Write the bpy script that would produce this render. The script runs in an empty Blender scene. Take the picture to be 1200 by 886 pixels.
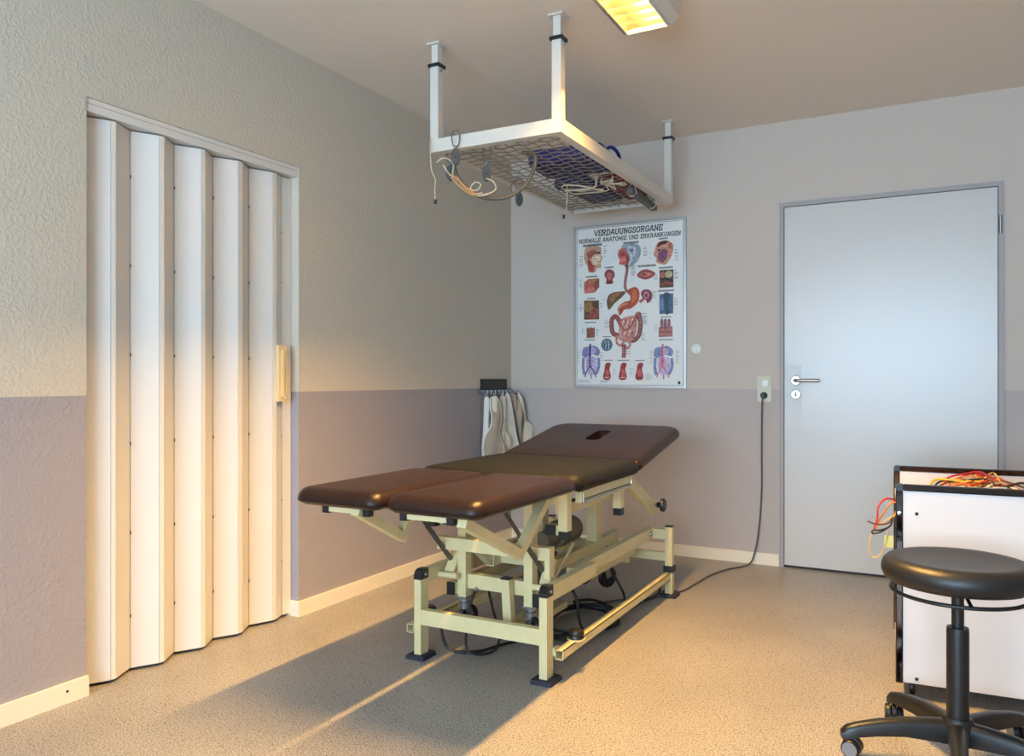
import bpy, bmesh, math, random
from mathutils import Vector, Matrix

# ------------------------------------------------------------------ camera, world, daylight, exposure
scene = bpy.context.scene
COL = scene.collection
YAW = math.radians(28.24)                 # camera looks this far left of the left wall's direction
cam_d = bpy.data.cameras.new('camera')
cam_d.sensor_width = 36.0
cam_d.lens = 925.6 / 1200 * 36.0
cam_d.shift_y = 2.0 / 1200
cam_d.clip_start = 0.02
cam = bpy.data.objects.new('camera', cam_d)
cam.location = (2.495, -4.633, 1.05)
cam.rotation_euler = (math.radians(90), 0, YAW)
COL.objects.link(cam)
scene.camera = cam

world = bpy.data.worlds.new('overcast_sky')
scene.world = world
world.use_nodes = True
bg = world.node_tree.nodes['Background']
bg.inputs['Color'].default_value = (0.54, 0.77, 1.0, 1)
bg.inputs['Strength'].default_value = 15.5

scene.view_settings.view_transform = 'Standard'
scene.view_settings.look = 'None'
scene.view_settings.gamma = 1.0
scene.view_settings.use_curve_mapping = False
scene.view_settings.exposure = 0.48

LAMP_POWER = 145.0
LAMP_COLOR = (1.0, 0.57, 0.165)

# room extents: left wall x=0, back wall y=0, floor z=0
RX, RY, RZ = 3.9, -7.4, 2.5
WX0, WX1, WZ0, WZ1 = 0.40, 3.50, 0.45, 2.28       # window opening in the wall behind the camera

# portal guiding the sky light through the window opening
pl = bpy.data.lights.new('window_portal', 'AREA')
pl.shape = 'RECTANGLE'; pl.size = WX1 - WX0; pl.size_y = WZ1 - WZ0
pl.cycles.is_portal = True
po = bpy.data.objects.new('window_portal', pl)
po.location = ((WX0 + WX1) / 2, RY - 0.02, (WZ0 + WZ1) / 2)
po.rotation_euler = (math.radians(90), 0, 0)
COL.objects.link(po)

# ------------------------------------------------------------------ materials
MATS = {}
def s2l(c):
    return tuple((v / 12.92 if v <= 0.04045 else ((v + 0.055) / 1.055) ** 2.4) for v in [k / 255 for k in c])

def mat(name, rgb, rough=0.5, metal=0.0, spec=0.5, noise=0.0, nscale=30.0, bump=0.0, bscale=60.0, coat=0.0, bdist=0.002, detail=3.0):
    if name in MATS: return MATS[name]
    m = bpy.data.materials.new(name); m.use_nodes = True
    nt = m.node_tree; b = nt.nodes['Principled BSDF']
    col = s2l(rgb) + (1,)
    b.inputs['Base Color'].default_value = col
    b.inputs['Roughness'].default_value = rough
    b.inputs['Metallic'].default_value = metal
    b.inputs['Specular IOR Level'].default_value = spec
    b.inputs['Coat Weight'].default_value = coat
    tc = nt.nodes.new('ShaderNodeTexCoord')
    if noise > 0:
        n = nt.nodes.new('ShaderNodeTexNoise'); n.inputs['Scale'].default_value = nscale; n.inputs['Detail'].default_value = 4
        r = nt.nodes.new('ShaderNodeMapRange')
        r.inputs['From Min'].default_value = 0.3; r.inputs['From Max'].default_value = 0.7
        r.inputs['To Min'].default_value = 1 - noise; r.inputs['To Max'].default_value = 1 + noise
        mx = nt.nodes.new('ShaderNodeVectorMath'); mx.operation = 'SCALE'
        mx.inputs[0].default_value = col[:3]
        nt.links.new(tc.outputs['Object'], n.inputs['Vector'])
        nt.links.new(n.outputs['Fac'], r.inputs['Value'])
        nt.links.new(r.outputs['Result'], mx.inputs['Scale'])
        nt.links.new(mx.outputs['Vector'], b.inputs['Base Color'])
    if bump > 0:
        n2 = nt.nodes.new('ShaderNodeTexNoise'); n2.inputs['Scale'].default_value = bscale; n2.inputs['Detail'].default_value = detail
        bp = nt.nodes.new('ShaderNodeBump'); bp.inputs['Strength'].default_value = bump; bp.inputs['Distance'].default_value = bdist
        nt.links.new(tc.outputs['Object'], n2.inputs['Vector'])
        nt.links.new(n2.outputs['Fac'], bp.inputs['Height'])
        nt.links.new(bp.outputs['Normal'], b.inputs['Normal'])
    MATS[name] = m
    return m

def wall_mat(name, upper, lower, split, bump, bscale):
    m = bpy.data.materials.new(name); m.use_nodes = True
    nt = m.node_tree; b = nt.nodes['Principled BSDF']
    b.inputs['Roughness'].default_value = 0.75
    b.inputs['Specular IOR Level'].default_value = 0.3
    g = nt.nodes.new('ShaderNodeNewGeometry')
    sp = nt.nodes.new('ShaderNodeSeparateXYZ'); nt.links.new(g.outputs['Position'], sp.inputs[0])
    gt = nt.nodes.new('ShaderNodeMath'); gt.operation = 'GREATER_THAN'; gt.inputs[1].default_value = split
    nt.links.new(sp.outputs['Z'], gt.inputs[0])
    mx = nt.nodes.new('ShaderNodeMix'); mx.data_type = 'RGBA'
    mx.inputs[6].default_value = s2l(lower) + (1,); mx.inputs[7].default_value = s2l(upper) + (1,)
    nt.links.new(gt.outputs[0], mx.inputs[0]); nt.links.new(mx.outputs[2], b.inputs['Base Color'])
    n = nt.nodes.new('ShaderNodeTexNoise'); n.inputs['Scale'].default_value = bscale; n.inputs['Detail'].default_value = 3
    n.inputs['Distortion'].default_value = 0.6
    cr = nt.nodes.new('ShaderNodeMapRange'); cr.inputs['From Min'].default_value = 0.42; cr.inputs['From Max'].default_value = 0.68
    bp = nt.nodes.new('ShaderNodeBump'); bp.inputs['Strength'].default_value = bump; bp.inputs['Distance'].default_value = 0.003
    nt.links.new(g.outputs['Position'], n.inputs['Vector']); nt.links.new(n.outputs['Fac'], cr.inputs['Value'])
    nt.links.new(cr.outputs['Result'], bp.inputs['Height']); nt.links.new(bp.outputs['Normal'], b.inputs['Normal'])
    return m

M_WALL = wall_mat('ingrain_wallpaper', (200, 191, 175), (157, 151, 155), 0.997, 0.42, 80)
M_WALLB = wall_mat('smooth_painted_wall', (198, 187, 177), (182, 174, 170), 0.997, 0.12, 90)
M_CEIL = mat('ceiling_paint', (232, 222, 210), 0.85, spec=0.2, bump=0.15, bscale=70)

def floor_mat():
    m = bpy.data.materials.new('speckled_vinyl'); m.use_nodes = True
    nt = m.node_tree; b = nt.nodes['Principled BSDF']
    g = nt.nodes.new('ShaderNodeNewGeometry')
    big = nt.nodes.new('ShaderNodeTexNoise'); big.inputs['Scale'].default_value = 2.2; big.inputs['Detail'].default_value = 3
    fine = nt.nodes.new('ShaderNodeTexNoise'); fine.inputs['Scale'].default_value = 210; fine.inputs['Detail'].default_value = 2
    vor = nt.nodes.new('ShaderNodeTexVoronoi'); vor.inputs['Scale'].default_value = 130
    for k in (big, fine, vor): nt.links.new(g.outputs['Position'], k.inputs['Vector'])
    r1 = nt.nodes.new('ShaderNodeValToRGB')
    e = r1.color_ramp.elements
    e[0].position = 0.36; e[0].color = s2l((108, 103, 97)) + (1,)
    e[1].position = 0.62; e[1].color = s2l((180, 174, 165)) + (1,)
    nt.links.new(fine.outputs['Fac'], r1.inputs['Fac'])
    # dark chips on a share of the voronoi cells
    lt = nt.nodes.new('ShaderNodeMath'); lt.operation = 'LESS_THAN'; lt.inputs[1].default_value = 0.22
    sc = nt.nodes.new('ShaderNodeSeparateColor'); nt.links.new(vor.outputs['Color'], sc.inputs[0]); nt.links.new(sc.outputs[0], lt.inputs[0])
    l2 = nt.nodes.new('ShaderNodeMath'); l2.operation = 'LESS_THAN'; l2.inputs[1].default_value = 0.33
    nt.links.new(vor.outputs['Distance'], l2.inputs[0])
    mu = nt.nodes.new('ShaderNodeMath'); mu.operation = 'MULTIPLY'; nt.links.new(lt.outputs[0], mu.inputs[0]); nt.links.new(l2.outputs[0], mu.inputs[1])
    m1 = nt.nodes.new('ShaderNodeMix'); m1.data_type = 'RGBA'; m1.inputs[7].default_value = s2l((96, 88, 80)) + (1,)
    nt.links.new(mu.outputs[0], m1.inputs[0]); nt.links.new(r1.outputs['Color'], m1.inputs[6])
    mr = nt.nodes.new('ShaderNodeMapRange'); mr.inputs['From Min'].default_value = 0.35; mr.inputs['From Max'].default_value = 0.65
    mr.inputs['To Min'].default_value = 0.92; mr.inputs['To Max'].default_value = 1.05
    nt.links.new(big.outputs['Fac'], mr.inputs['Value'])
    vm = nt.nodes.new('ShaderNodeVectorMath'); vm.operation = 'SCALE'
    nt.links.new(m1.outputs[2], vm.inputs[0]); nt.links.new(mr.outputs['Result'], vm.inputs['Scale'])
    nt.links.new(vm.outputs['Vector'], b.inputs['Base Color'])
    b.inputs['Roughness'].default_value = 0.36; b.inputs['Specular IOR Level'].default_value = 0.4
    bp = nt.nodes.new('ShaderNodeBump'); bp.inputs['Strength'].default_value = 0.08; bp.inputs['Distance'].default_value = 0.001
    nt.links.new(fine.outputs['Fac'], bp.inputs['Height']); nt.links.new(bp.outputs['Normal'], b.inputs['Normal'])
    return m
M_FLOOR = floor_mat()

CREAM = mat('cream_enamel', (214, 199, 150), 0.38, noise=0.05, nscale=14, bump=0.05, bscale=40)
BASEB = mat('baseboard_cream', (232, 222, 200), 0.45)
LEATHER = mat('brown_leather', (38, 22, 15), 0.36, noise=0.12, nscale=6, bump=0.12, bscale=160, spec=0.28)
COVER = mat('dark_olive_cover', (21, 21, 18), 0.6, spec=0.25, noise=0.1, nscale=8, bump=0.2, bscale=120)
BLACKP = mat('black_plastic', (22, 22, 24), 0.4)
NAVYRUB = mat('dark_rubber_mat', (30, 32, 48), 0.7, bump=0.6, bscale=90, bdist=0.004)
CHROME = mat('chrome', (215, 215, 215), 0.12, metal=1.0)
DKCHROME = mat('dark_chrome', (84, 74, 70), 0.1, metal=1.0)
STEEL = mat('zinc_steel', (150, 154, 158), 0.35, metal=0.85)
STRUT = mat('strut_grey', (86, 80, 74), 0.45, metal=0.3)
MOTOR = mat('motor_housing', (132, 118, 94), 0.5)
WHITEP = mat('white_rack_paint', (210, 206, 197), 0.4)
WIRE = mat('rack_wire', (150, 142, 128), 0.45, metal=0.6)
DOORW = mat('white_door_lacquer', (198, 195, 190), 0.28, spec=0.6, bump=0.03, bscale=8)
DOORF = mat('grey_door_frame', (160, 155, 154), 0.5)
PVC = mat('white_pvc', (216, 212, 206), 0.38)
PVCE = mat('pvc_edge', (226, 219, 208), 0.35)
WOODH = mat('pale_handle', (226, 200, 150), 0.45)
SEAL = mat('dark_seal', (38, 34, 40), 0.7)
CARTW = mat('cart_white', (208, 205, 206), 0.28)
SEATB = mat('black_vinyl', (26, 26, 28), 0.42, spec=0.5, bump=0.06, bscale=200)
STOOLB = mat('black_nylon', (24, 24, 25), 0.38, bump=0.05, bscale=150)
GREYW = mat('grey_wheel', (120, 122, 126), 0.5)
NAVY = mat('navy_nylon', (30, 40, 116), 0.6, bump=0.3, bscale=30, bdist=0.01)
REDC = mat('red_cloth', (128, 34, 38), 0.7, bump=0.3, bscale=30, bdist=0.01)
HOSE = mat('grey_hose', (104, 99, 88), 0.5)
CORDW = mat('pale_cord', (206, 194, 166), 0.7)
CORDO = mat('orange_cord', (206, 150, 90), 0.7)
PULLEY = mat('pulley_grey', (66, 66, 66), 0.4, metal=0.3)
CLOTHW = mat('white_cotton', (230, 225, 214), 0.9, bump=0.3, bscale=50, bdist=0.004)
CLOTHB = mat('beige_felt', (168, 154, 136), 0.95, noise=0.08, nscale=60, bump=0.3, bscale=90)
CLOTHC = mat('cream_cotton', (218, 206, 184), 0.9, bump=0.3, bscale=50, bdist=0.004)
IVORY = mat('ivory_plastic', (206, 200, 178), 0.4)
LIGHTSW = mat('pale_switch', (228, 230, 222), 0.35)
CABLE = mat('grey_cable', (84, 80, 78), 0.5)
CABLEB = mat('black_cable', (20, 19, 20), 0.5)
ALU = mat('aluminium', (196, 198, 200), 0.3, metal=0.9)
PAPER = mat('poster_paper', (226, 226, 222), 0.35)
SATIN = mat('satin_steel', (170, 164, 156), 0.3, metal=1.0)
PLATE = mat('clear_guard', (196, 195, 192), 0.3, spec=0.5)

def emis(name, rgb, st):
    m = bpy.data.materials.new(name); m.use_nodes = True
    b = m.node_tree.nodes['Principled BSDF']
    b.inputs['Base Color'].default_value = rgb + (1,)
    b.inputs['Emission Color'].default_value = rgb + (1,); b.inputs['Emission Strength'].default_value = st
    return m
def glass_mat():
    m = bpy.data.materials.new('window_glass'); m.use_nodes = True
    nt = m.node_tree; nt.nodes.clear()
    o = nt.nodes.new('ShaderNodeOutputMaterial'); t = nt.nodes.new('ShaderNodeBsdfTransparent')
    g = nt.nodes.new('ShaderNodeBsdfGlossy'); g.inputs['Roughness'].default_value = 0.02
    mx = nt.nodes.new('ShaderNodeMixShader'); mx.inputs[0].default_value = 0.06
    nt.links.new(t.outputs[0], mx.inputs[1]); nt.links.new(g.outputs[0], mx.inputs[2]); nt.links.new(mx.outputs[0], o.inputs[0])
    return m
def print_mat():
    m = bpy.data.materials.new('poster_print'); m.use_nodes = True
    nt = m.node_tree; b = nt.nodes['Principled BSDF']; b.inputs['Roughness'].default_value = 0.35
    a = nt.nodes.new('ShaderNodeAttribute'); a.attribute_name = 'ink'
    n = nt.nodes.new('ShaderNodeTexNoise'); n.inputs['Scale'].default_value = 70; n.inputs['Detail'].default_value = 3
    g = nt.nodes.new('ShaderNodeNewGeometry'); nt.links.new(g.outputs['Position'], n.inputs['Vector'])
    r = nt.nodes.new('ShaderNodeMapRange'); r.inputs['From Min'].default_value = 0.3; r.inputs['From Max'].default_value = 0.7
    r.inputs['To Min'].default_value = 0.65; r.inputs['To Max'].default_value = 1.3
    nt.links.new(n.outputs['Fac'], r.inputs['Value'])
    v = nt.nodes.new('ShaderNodeVectorMath'); v.operation = 'SCALE'
    nt.links.new(a.outputs['Color'], v.inputs[0]); nt.links.new(r.outputs['Result'], v.inputs['Scale'])
    nt.links.new(v.outputs['Vector'], b.inputs['Base Color'])
    return m
M_PRINT = print_mat()

# ------------------------------------------------------------------ mesh helpers (all in world coordinates)
def new_bm(): return bmesh.new()

def obj(name, bm, m, parent=None, smooth=None, bevel=0.0, segs=2):
    if bevel > 0:
        es = [e for e in bm.edges if len(e.link_faces) == 2 and e.calc_face_angle(0) > 0.6]
        bmesh.ops.bevel(bm, geom=es, offset=bevel, segments=segs, affect='EDGES', profile=0.5, clamp_overlap=True)
    bmesh.ops.recalc_face_normals(bm, faces=bm.faces)
    me = bpy.data.meshes.new(name)
    bm.to_mesh(me); bm.free()
    if m is not None: me.materials.append(m)
    if smooth is not None:
        for p in me.polygons: p.use_smooth = True
        if smooth < 180: me.set_sharp_from_angle(angle=math.radians(smooth))
    o = bpy.data.objects.new(name, me); COL.objects.link(o)
    if parent is not None: attach(o, parent)
    return o

def abs_loc(e):
    v = Vector((0, 0, 0))
    while e is not None:
        v += e.location + (e.matrix_parent_inverse.translation if e.parent else Vector((0, 0, 0))); e = e.parent
    return v

def attach(o, parent):
    """parent keeping world placement (parents are only translated)"""
    o.parent = parent
    o.matrix_parent_inverse = Matrix.Translation(-abs_loc(parent))

def tag(o, label, cat, group=None):
    o['label'] = label; o['category'] = cat
    if group: o['group'] = group
    return o
def thing(name, label, cat, loc, group=None):
    e = bpy.data.objects.new(name, None); e.location = loc; e.empty_display_size = 0.05; COL.objects.link(e)
    return tag(e, label, cat, group)
def struct(o): o['kind'] = 'structure'; return o

def box(bm, x0, x1, y0, y1, z0, z1):
    vs = [bm.verts.new((x, y, z)) for x in (x0, x1) for y in (y0, y1) for z in (z0, z1)]
    for f in ((0, 1, 3, 2), (4, 6, 7, 5), (0, 4, 5, 1), (2, 3, 7, 6), (0, 2, 6, 4), (1, 5, 7, 3)):
        bm.faces.new([vs[i] for i in f])
    return bm
def B(*a): return box(new_bm(), *a)

def bar(bm, p0, p1, w, h, up=(0, 0, 1)):
    """rectangular tube from p0 to p1; w = width sideways, h = height along up"""
    p0, p1 = Vector(p0), Vector(p1); d = (p1 - p0).normalized(); up = Vector(up)
    s = d.cross(up).normalized(); u = s.cross(d).normalized()
    vs = []
    for p in (p0, p1):
        for a, b in ((-1, -1), (1, -1), (1, 1), (-1, 1)):
            vs.append(bm.verts.new(p + s * (a * w / 2) + u * (b * h / 2)))
    bm.faces.new(vs[0:4][::-1]); bm.faces.new(vs[4:8])
    for i in range(4): bm.faces.new((vs[i], vs[(i + 1) % 4], vs[4 + (i + 1) % 4], vs[4 + i]))
    return bm
def Bar(*a, **k): return bar(new_bm(), *a, **k)

def catmull(pts, n=8, closed=False):
    pts = [Vector(p) for p in pts]; out = []
    m = len(pts)
    for i in range(m if closed else m - 1):
        if closed: a, b, c, d = pts[(i - 1) % m], pts[i], pts[(i + 1) % m], pts[(i + 2) % m]
        else: a, b, c, d = pts[max(i - 1, 0)], pts[i], pts[i + 1], pts[min(i + 2, m - 1)]
        for k in range(n):
            t = k / n
            out.append(0.5 * ((2 * b) + (c - a) * t + (2 * a - 5 * b + 4 * c - d) * t * t + (3 * b - a - 3 * c + d) * t ** 3))
    if not closed: out.append(pts[-1])
    return out

def tube(bm, pts, r, seg=8, closed=False, caps=True):
    """round tube swept along pts; r scalar or list"""
    pts = [Vector(p) for p in pts]; n = len(pts)
    rr = r if isinstance(r, (list, tuple)) else [r] * n
    rings = []; prev = None
    for i, p in enumerate(pts):
        if closed: t = pts[(i + 1) % n] - pts[i - 1]
        else: t = pts[min(i + 1, n - 1)] - pts[max(i - 1, 0)]
        if t.length < 1e-9: t = Vector((0, 0, 1))
        t.normalize()
        if prev is None:
            a = Vector((0, 0, 1)) if abs(t.z) < 0.9 else Vector((1, 0, 0))
            s = t.cross(a).normalized()
        else:
            s = (prev - t * prev.dot(t))
            s = s.normalized() if s.length > 1e-6 else t.orthogonal().normalized()
        prev = s; u = t.cross(s)
        rings.append([bm.verts.new(p + (s * math.cos(2 * math.pi * k / seg) + u * math.sin(2 * math.pi * k / seg)) * rr[i]) for k in range(seg)])
    for i in range(n if closed else n - 1):
        A, Bq = rings[i], rings[(i + 1) % n]
        for k in range(seg): bm.faces.new((A[k], A[(k + 1) % seg], Bq[(k + 1) % seg], Bq[k]))
    if caps and not closed:
        bm.faces.new(rings[0][::-1]); bm.faces.new(rings[-1])
    return bm
def Tube(*a, **k): return tube(new_bm(), *a, **k)

def lathe(bm, prof, c, seg=32, axis=(0, 0, 1)):
    """prof: list of (radius, height) about axis through c"""
    ax = Vector(axis).normalized(); s = ax.orthogonal().normalized(); u = ax.cross(s); c = Vector(c)
    rings = []
    for r, h in prof:
        if r < 1e-6: rings.append([bm.verts.new(c + ax * h)])
        else: rings.append([bm.verts.new(c + ax * h + (s * math.cos(2 * math.pi * k / seg) + u * math.sin(2 * math.pi * k / seg)) * r) for k in range(seg)])
    for A, Bq in zip(rings, rings[1:]):
        for k in range(seg):
            k2 = (k + 1) % seg
            if len(A) == 1 and len(Bq) == 1: continue
            if len(A) == 1: bm.faces.new((A[0], Bq[k2], Bq[k]))
            elif len(Bq) == 1: bm.faces.new((A[k], A[k2], Bq[0]))
            else: bm.faces.new((A[k], A[k2], Bq[k2], Bq[k]))
    for R, rev in ((rings[0], True), (rings[-1], False)):
        if len(R) > 1: bm.faces.new(R[::-1] if rev else R)
    return bm
def Lathe(*a, **k): return lathe(new_bm(), *a, **k)

def prism(bm, pts, direction):
    """polygon (3D points) extruded by direction"""
    d = Vector(direction); n = len(pts)
    a = [bm.verts.new(Vector(p)) for p in pts]; b = [bm.verts.new(Vector(p) + d) for p in pts]
    bm.faces.new(a[::-1]); bm.faces.new(b)
    for i in range(n): bm.faces.new((a[i], a[(i + 1) % n], b[(i + 1) % n], b[i]))
    return bm

def rrect(x0, x1, y0, y1, rs, n=8):
    """rounded rectangle outline, rs = radii of (x0y0, x1y0, x1y1, x0y1), counter-clockwise"""
    out = []
    for (cx, cy, sx, sy, a0), r in zip(((x0, y0, 1, 1, 180), (x1, y0, -1, 1, 270), (x1, y1, -1, -1, 0), (x0, y1, 1, -1, 90)), rs):
        for k in range(n + 1):
            a = math.radians(a0 + 90 * k / n)
            out.append((cx + sx * r + r * math.cos(a), cy + sy * r + r * math.sin(a)))
    return out

def cushion(x0, x1, y0, y1, z0, z1, rs, er, crown=0.012, wav=0.0):
    bm = new_bm(); cx, cy = (x0 + x1) / 2, (y0 + y1) / 2
    prof = [(er * 1.3, z0), (er * 0.5, z0 + 0.002), (0.004, z0 + 0.012)]
    hh = z1 - z0
    er2 = min(er, hh * 0.75)
    for k in range(0, 8):
        a = math.radians(90 * k / 7)
        prof.append((er2 - er2 * math.cos(a), z1 - er2 + er2 * math.sin(a)))
    rings = []
    for ins, z in prof:
        o = rrect(x0 + ins, x1 - ins, y0 + ins, y1 - ins, [max(r - ins, 0.004) for r in rs])
        ring = []
        for i, (x, y) in enumerate(o):
            dz = 0
            if wav and z < z0 + 0.02: dz = wav * math.sin(x * 140 + y * 117) + wav * 0.6 * math.sin(x * 61 - y * 83)
            ring.append(bm.verts.new((x, y, z + dz)))
        rings.append(ring)
    last = rings[-1]
    for s in (0.9, 0.78, 0.62, 0.42, 0.2):
        ring = []
        for v in last:
            ring.append(bm.verts.new((cx + (v.co.x - cx) * s, cy + (v.co.y - cy) * s, z1 + crown * (1 - s * s))))
        rings.append(ring)
    n = len(last)
    for A, Bq in zip(rings, rings[1:]):
        for k in range(n): bm.faces.new((A[k], A[(k + 1) % n], Bq[(k + 1) % n], Bq[k]))
    bm.faces.new(rings[0][::-1]); bm.faces.new(rings[-1])
    return bm

# ================================================================== THE ROOM
struct(obj('floor', B(-0.2, RX + 0.12, RY - 0.12, 0.12, -0.1, 0), M_FLOOR))
struct(obj('ceiling', B(-0.2, RX + 0.12, RY - 0.12, 0.12, RZ, RZ + 0.1), M_CEIL))

# left wall with the niche of the folding door
DY0, DY1, DZ = -2.985, -1.99, 1.995
bm = new_bm()
box(bm, -0.2, 0, RY - 0.12, DY0, 0, RZ)
box(bm, -0.2, 0, DY1, 0.12, 0, RZ)
box(bm, -0.2, 0, DY0, DY1, DZ, RZ)
box(bm, -0.2, -0.13, DY0, DY1, 0, DZ)
struct(obj('wall_left', bm, M_WALL))

# back wall with the door opening
LX0, LX1, LZ = 1.742, 2.769, 2.018           # door leaf
FX0, FX1, FZ = LX0 - 0.024, LX1 + 0.024, LZ + 0.024
bm = new_bm()
box(bm, 0, FX0, 0, 0.12, 0, RZ)
box(bm, FX1, RX, 0, 0.12, 0, RZ)
box(bm, FX0, FX1, 0, 0.12, FZ, RZ)
box(bm, FX0, FX1, 0.07, 0.12, 0, FZ)
struct(obj('wall_back', bm, M_WALLB))
struct(obj('wall_right', B(RX, RX + 0.12, RY, 0, 0, RZ), M_WALLB))
bm = new_bm()
box(bm, 0, WX0, RY - 0.12, RY, 0, RZ); box(bm, WX1, RX, RY - 0.12, RY, 0, RZ)
box(bm, WX0, WX1, RY - 0.12, RY, 0, WZ0); box(bm, WX0, WX1, RY - 0.12, RY, WZ1, RZ)
struct(obj('wall_rear', bm, M_WALLB))

# window behind the camera: frame, mullion, panes, sill
w = thing('window_1', 'wide white window with two panes in the rear wall', 'window', ((WX0 + WX1) / 2, RY, WZ0)); del w['category']
struct(w)
bm = new_bm(); t = 0.05
box(bm, WX0, WX0 + t, RY - 0.1, RY - 0.03, WZ0, WZ1); box(bm, WX1 - t, WX1, RY - 0.1, RY - 0.03, WZ0, WZ1)
box(bm, WX0, WX1, RY - 0.1, RY - 0.03, WZ0, WZ0 + t); box(bm, WX0, WX1, RY - 0.1, RY - 0.03, WZ1 - t, WZ1)
xm = (WX0 + WX1) / 2
box(bm, xm - 0.04, xm + 0.04, RY - 0.1, RY - 0.03, WZ0, WZ1)
obj('window_frame', bm, PVC, w)
GL = glass_mat()
obj('pane', B(WX0 + t, xm - 0.04, RY - 0.07, RY - 0.064, WZ0 + t, WZ1 - t), GL, w)
obj('pane', B(xm + 0.04, WX1 - t, RY - 0.07, RY - 0.064, WZ0 + t, WZ1 - t), GL, w)
obj('window_sill', B(WX0 - 0.05, WX1 + 0.05, RY - 0.03, RY + 0.16, WZ0 - 0.03, WZ0), PVC, w)

# baseboards
bh, bt = 0.066, 0.014
struct(obj('baseboard_left', B(0, bt, RY, DY0, 0, bh), BASEB, bevel=0.003))
o = obj('baseboard_screw', Lathe([(0.004, 0), (0.004, 0.002), (0, 0.002)], (bt, -3.06, 0.04), 10, (1, 0, 0)), SEAL); attach(o, bpy.data.objects['baseboard_left'])
bm = new_bm()
box(bm, 0, bt, DY1 - 0.012, -0.0, 0, bh)
struct(obj('baseboard_left', bm, BASEB, bevel=0.003))
struct(obj('baseboard_niche', B(-0.062, -0.0005, DY1 - 0.012, DY1, 0, bh), BASEB, bevel=0.002))
struct(obj('baseboard_back', B(bt, FX0 - 0.002, -bt, 0, 0, bh), BASEB, bevel=0.003))
struct(obj('baseboard_back', B(FX1 + 0.002, RX, -bt, 0, 0, bh), BASEB, bevel=0.003))
struct(obj('baseboard_right', B(RX - bt, RX, RY, -bt, 0, bh), BASEB, bevel=0.003))

# hinged door
d = thing('door_1', 'plain white door with lever handle in grey steel frame', 'door', ((LX0 + LX1) / 2, 0, 0)); del d['category']; struct(d)
leaf = obj('door_leaf', B(LX0 + 0.003, LX1 - 0.003, -0.004, 0.036, 0.012, LZ - 0.003), DOORW, d, bevel=0.002)
bm = new_bm()
box(bm, FX0, LX0, -0.012, 0.07, 0, FZ); box(bm, LX1, FX1, -0.012, 0.07, 0, FZ); box(bm, LX0, LX1, -0.012, 0.07, LZ, FZ)
obj('door_frame', bm, DOORF, d, bevel=0.002)
obj('threshold_seal', B(LX0, LX1, -0.003, 0.03, 0.0, 0.012), SEAL, d)
obj('guard_plate', B(LX0 + 0.004, LX0 + 0.094, -0.0055, -0.004, 0.87, 1.135), PLATE, d)
hx, hz = 1.806, 1.046
h = obj('door_handle', Lathe([(0.027, 0), (0.027, 0.006), (0.024, 0.009), (0.0, 0.009)], (hx, -0.0056, hz), 24, (0, -1, 0)), SATIN, d, smooth=40)
obj('lever', Tube(catmull([(hx, -0.01, hz), (hx, -0.045, hz), (hx + 0.012, -0.055, hz), (hx + 0.06, -0.056, hz), (hx + 0.125, -0.056, hz)], 6), 0.0095, 12), SATIN, h, smooth=50)
k = obj('key_rosette', Lathe([(0.027, 0), (0.027, 0.006), (0.024, 0.009), (0.0, 0.009)], (hx, -0.0056, hz - 0.078), 24, (0, -1, 0)), SATIN, d, smooth=40)
obj('keyhole', B(hx - 0.004, hx + 0.004, -0.0155, -0.0146, hz - 0.09, hz - 0.066), BLACKP, k)
for z in (1.78, 0.25):
    obj('hinge', Tube([(LX1 + 0.008, -0.02, z), (LX1 + 0.008, -0.02, z + 0.09)], 0.008, 10), STEEL, d, smooth=40)

# folding door in the niche
fd = thing('door_2', 'white folding accordion door hanging in the left wall niche', 'folding door', (-0.05, (DY0 + DY1) / 2, 0)); del fd['category']; struct(fd)
F = [(-0.072, -2.984), (-0.018, -2.884), (-0.016, -2.866), (-0.062, -2.779), (-0.014, -2.693), (-0.012, -2.674), (-0.064, -2.591),
     (-0.014, -2.505), (-0.014, -2.487), (-0.066, -2.406), (-0.018, -2.319), (-0.02, -2.294), (-0.068, -2.216), (-0.026, -2.119), (-0.026, -2.098), (-0.05, -2.044)]
zt = DZ - 0.05
for i in range(len(F) - 1):
    (xa, ya), (xb, yb) = F[i], F[i + 1]
    dv = Vector((xb - xa, yb - ya, 0)).normalized(); nrm = Vector((dv.y, -dv.x, 0))
    g0, g1 = Vector((xa, ya, 0)) + dv * 0.0012, Vector((xb, yb, 0)) - dv * 0.0012
    th = 0.006
    bm = prism(new_bm(), [g0 + Vector((0, 0, 0.012)), g1 + Vector((0, 0, 0.012)), g1 + Vector((0, 0, zt)), g0 + Vector((0, 0, zt))], -nrm * th)
    narrow = i % 3 == 1
    obj('edge_strip' if narrow else 'panel', bm, PVCE if narrow else PVC, fd, bevel=0.0012)
for i in (3, 6, 9, 12):                                  # hinge pins in the back folds
    for z in (0.2, 0.5, 0.82, 1.14, 1.46, 1.78):
        obj('hinge_pin', Lathe([(0.0018, -0.006), (0.0018, 0.006)], (F[i][0] + 0.0035, F[i][1], z), 6), SEAL, fd)
obj('closing_post', B(-0.075, -0.045, -2.043, -1.993, 0.012, zt), PVC, fd, bevel=0.004)
for z in (0.25, 0.52, 0.8, 1.7, 1.48):
    obj('screw', Lathe([(0.0035, 0), (0.0035, 0.002), (0, 0.002)], (-0.05, -2.043, z), 8, (0, -1, 0)), SEAL, fd)
tr = obj('track', B(-0.11, -0.006, DY0 + 0.001, DY1 - 0.001, DZ - 0.045, DZ - 0.001), PVC, fd, bevel=0.004)
obj('track_groove', B(-0.0062, -0.0054, DY0 + 0.002, DY1 - 0.002, DZ - 0.020, DZ - 0.017), mat('groove_shadow_gap', (176, 170, 160), 0.6), tr)
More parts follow.
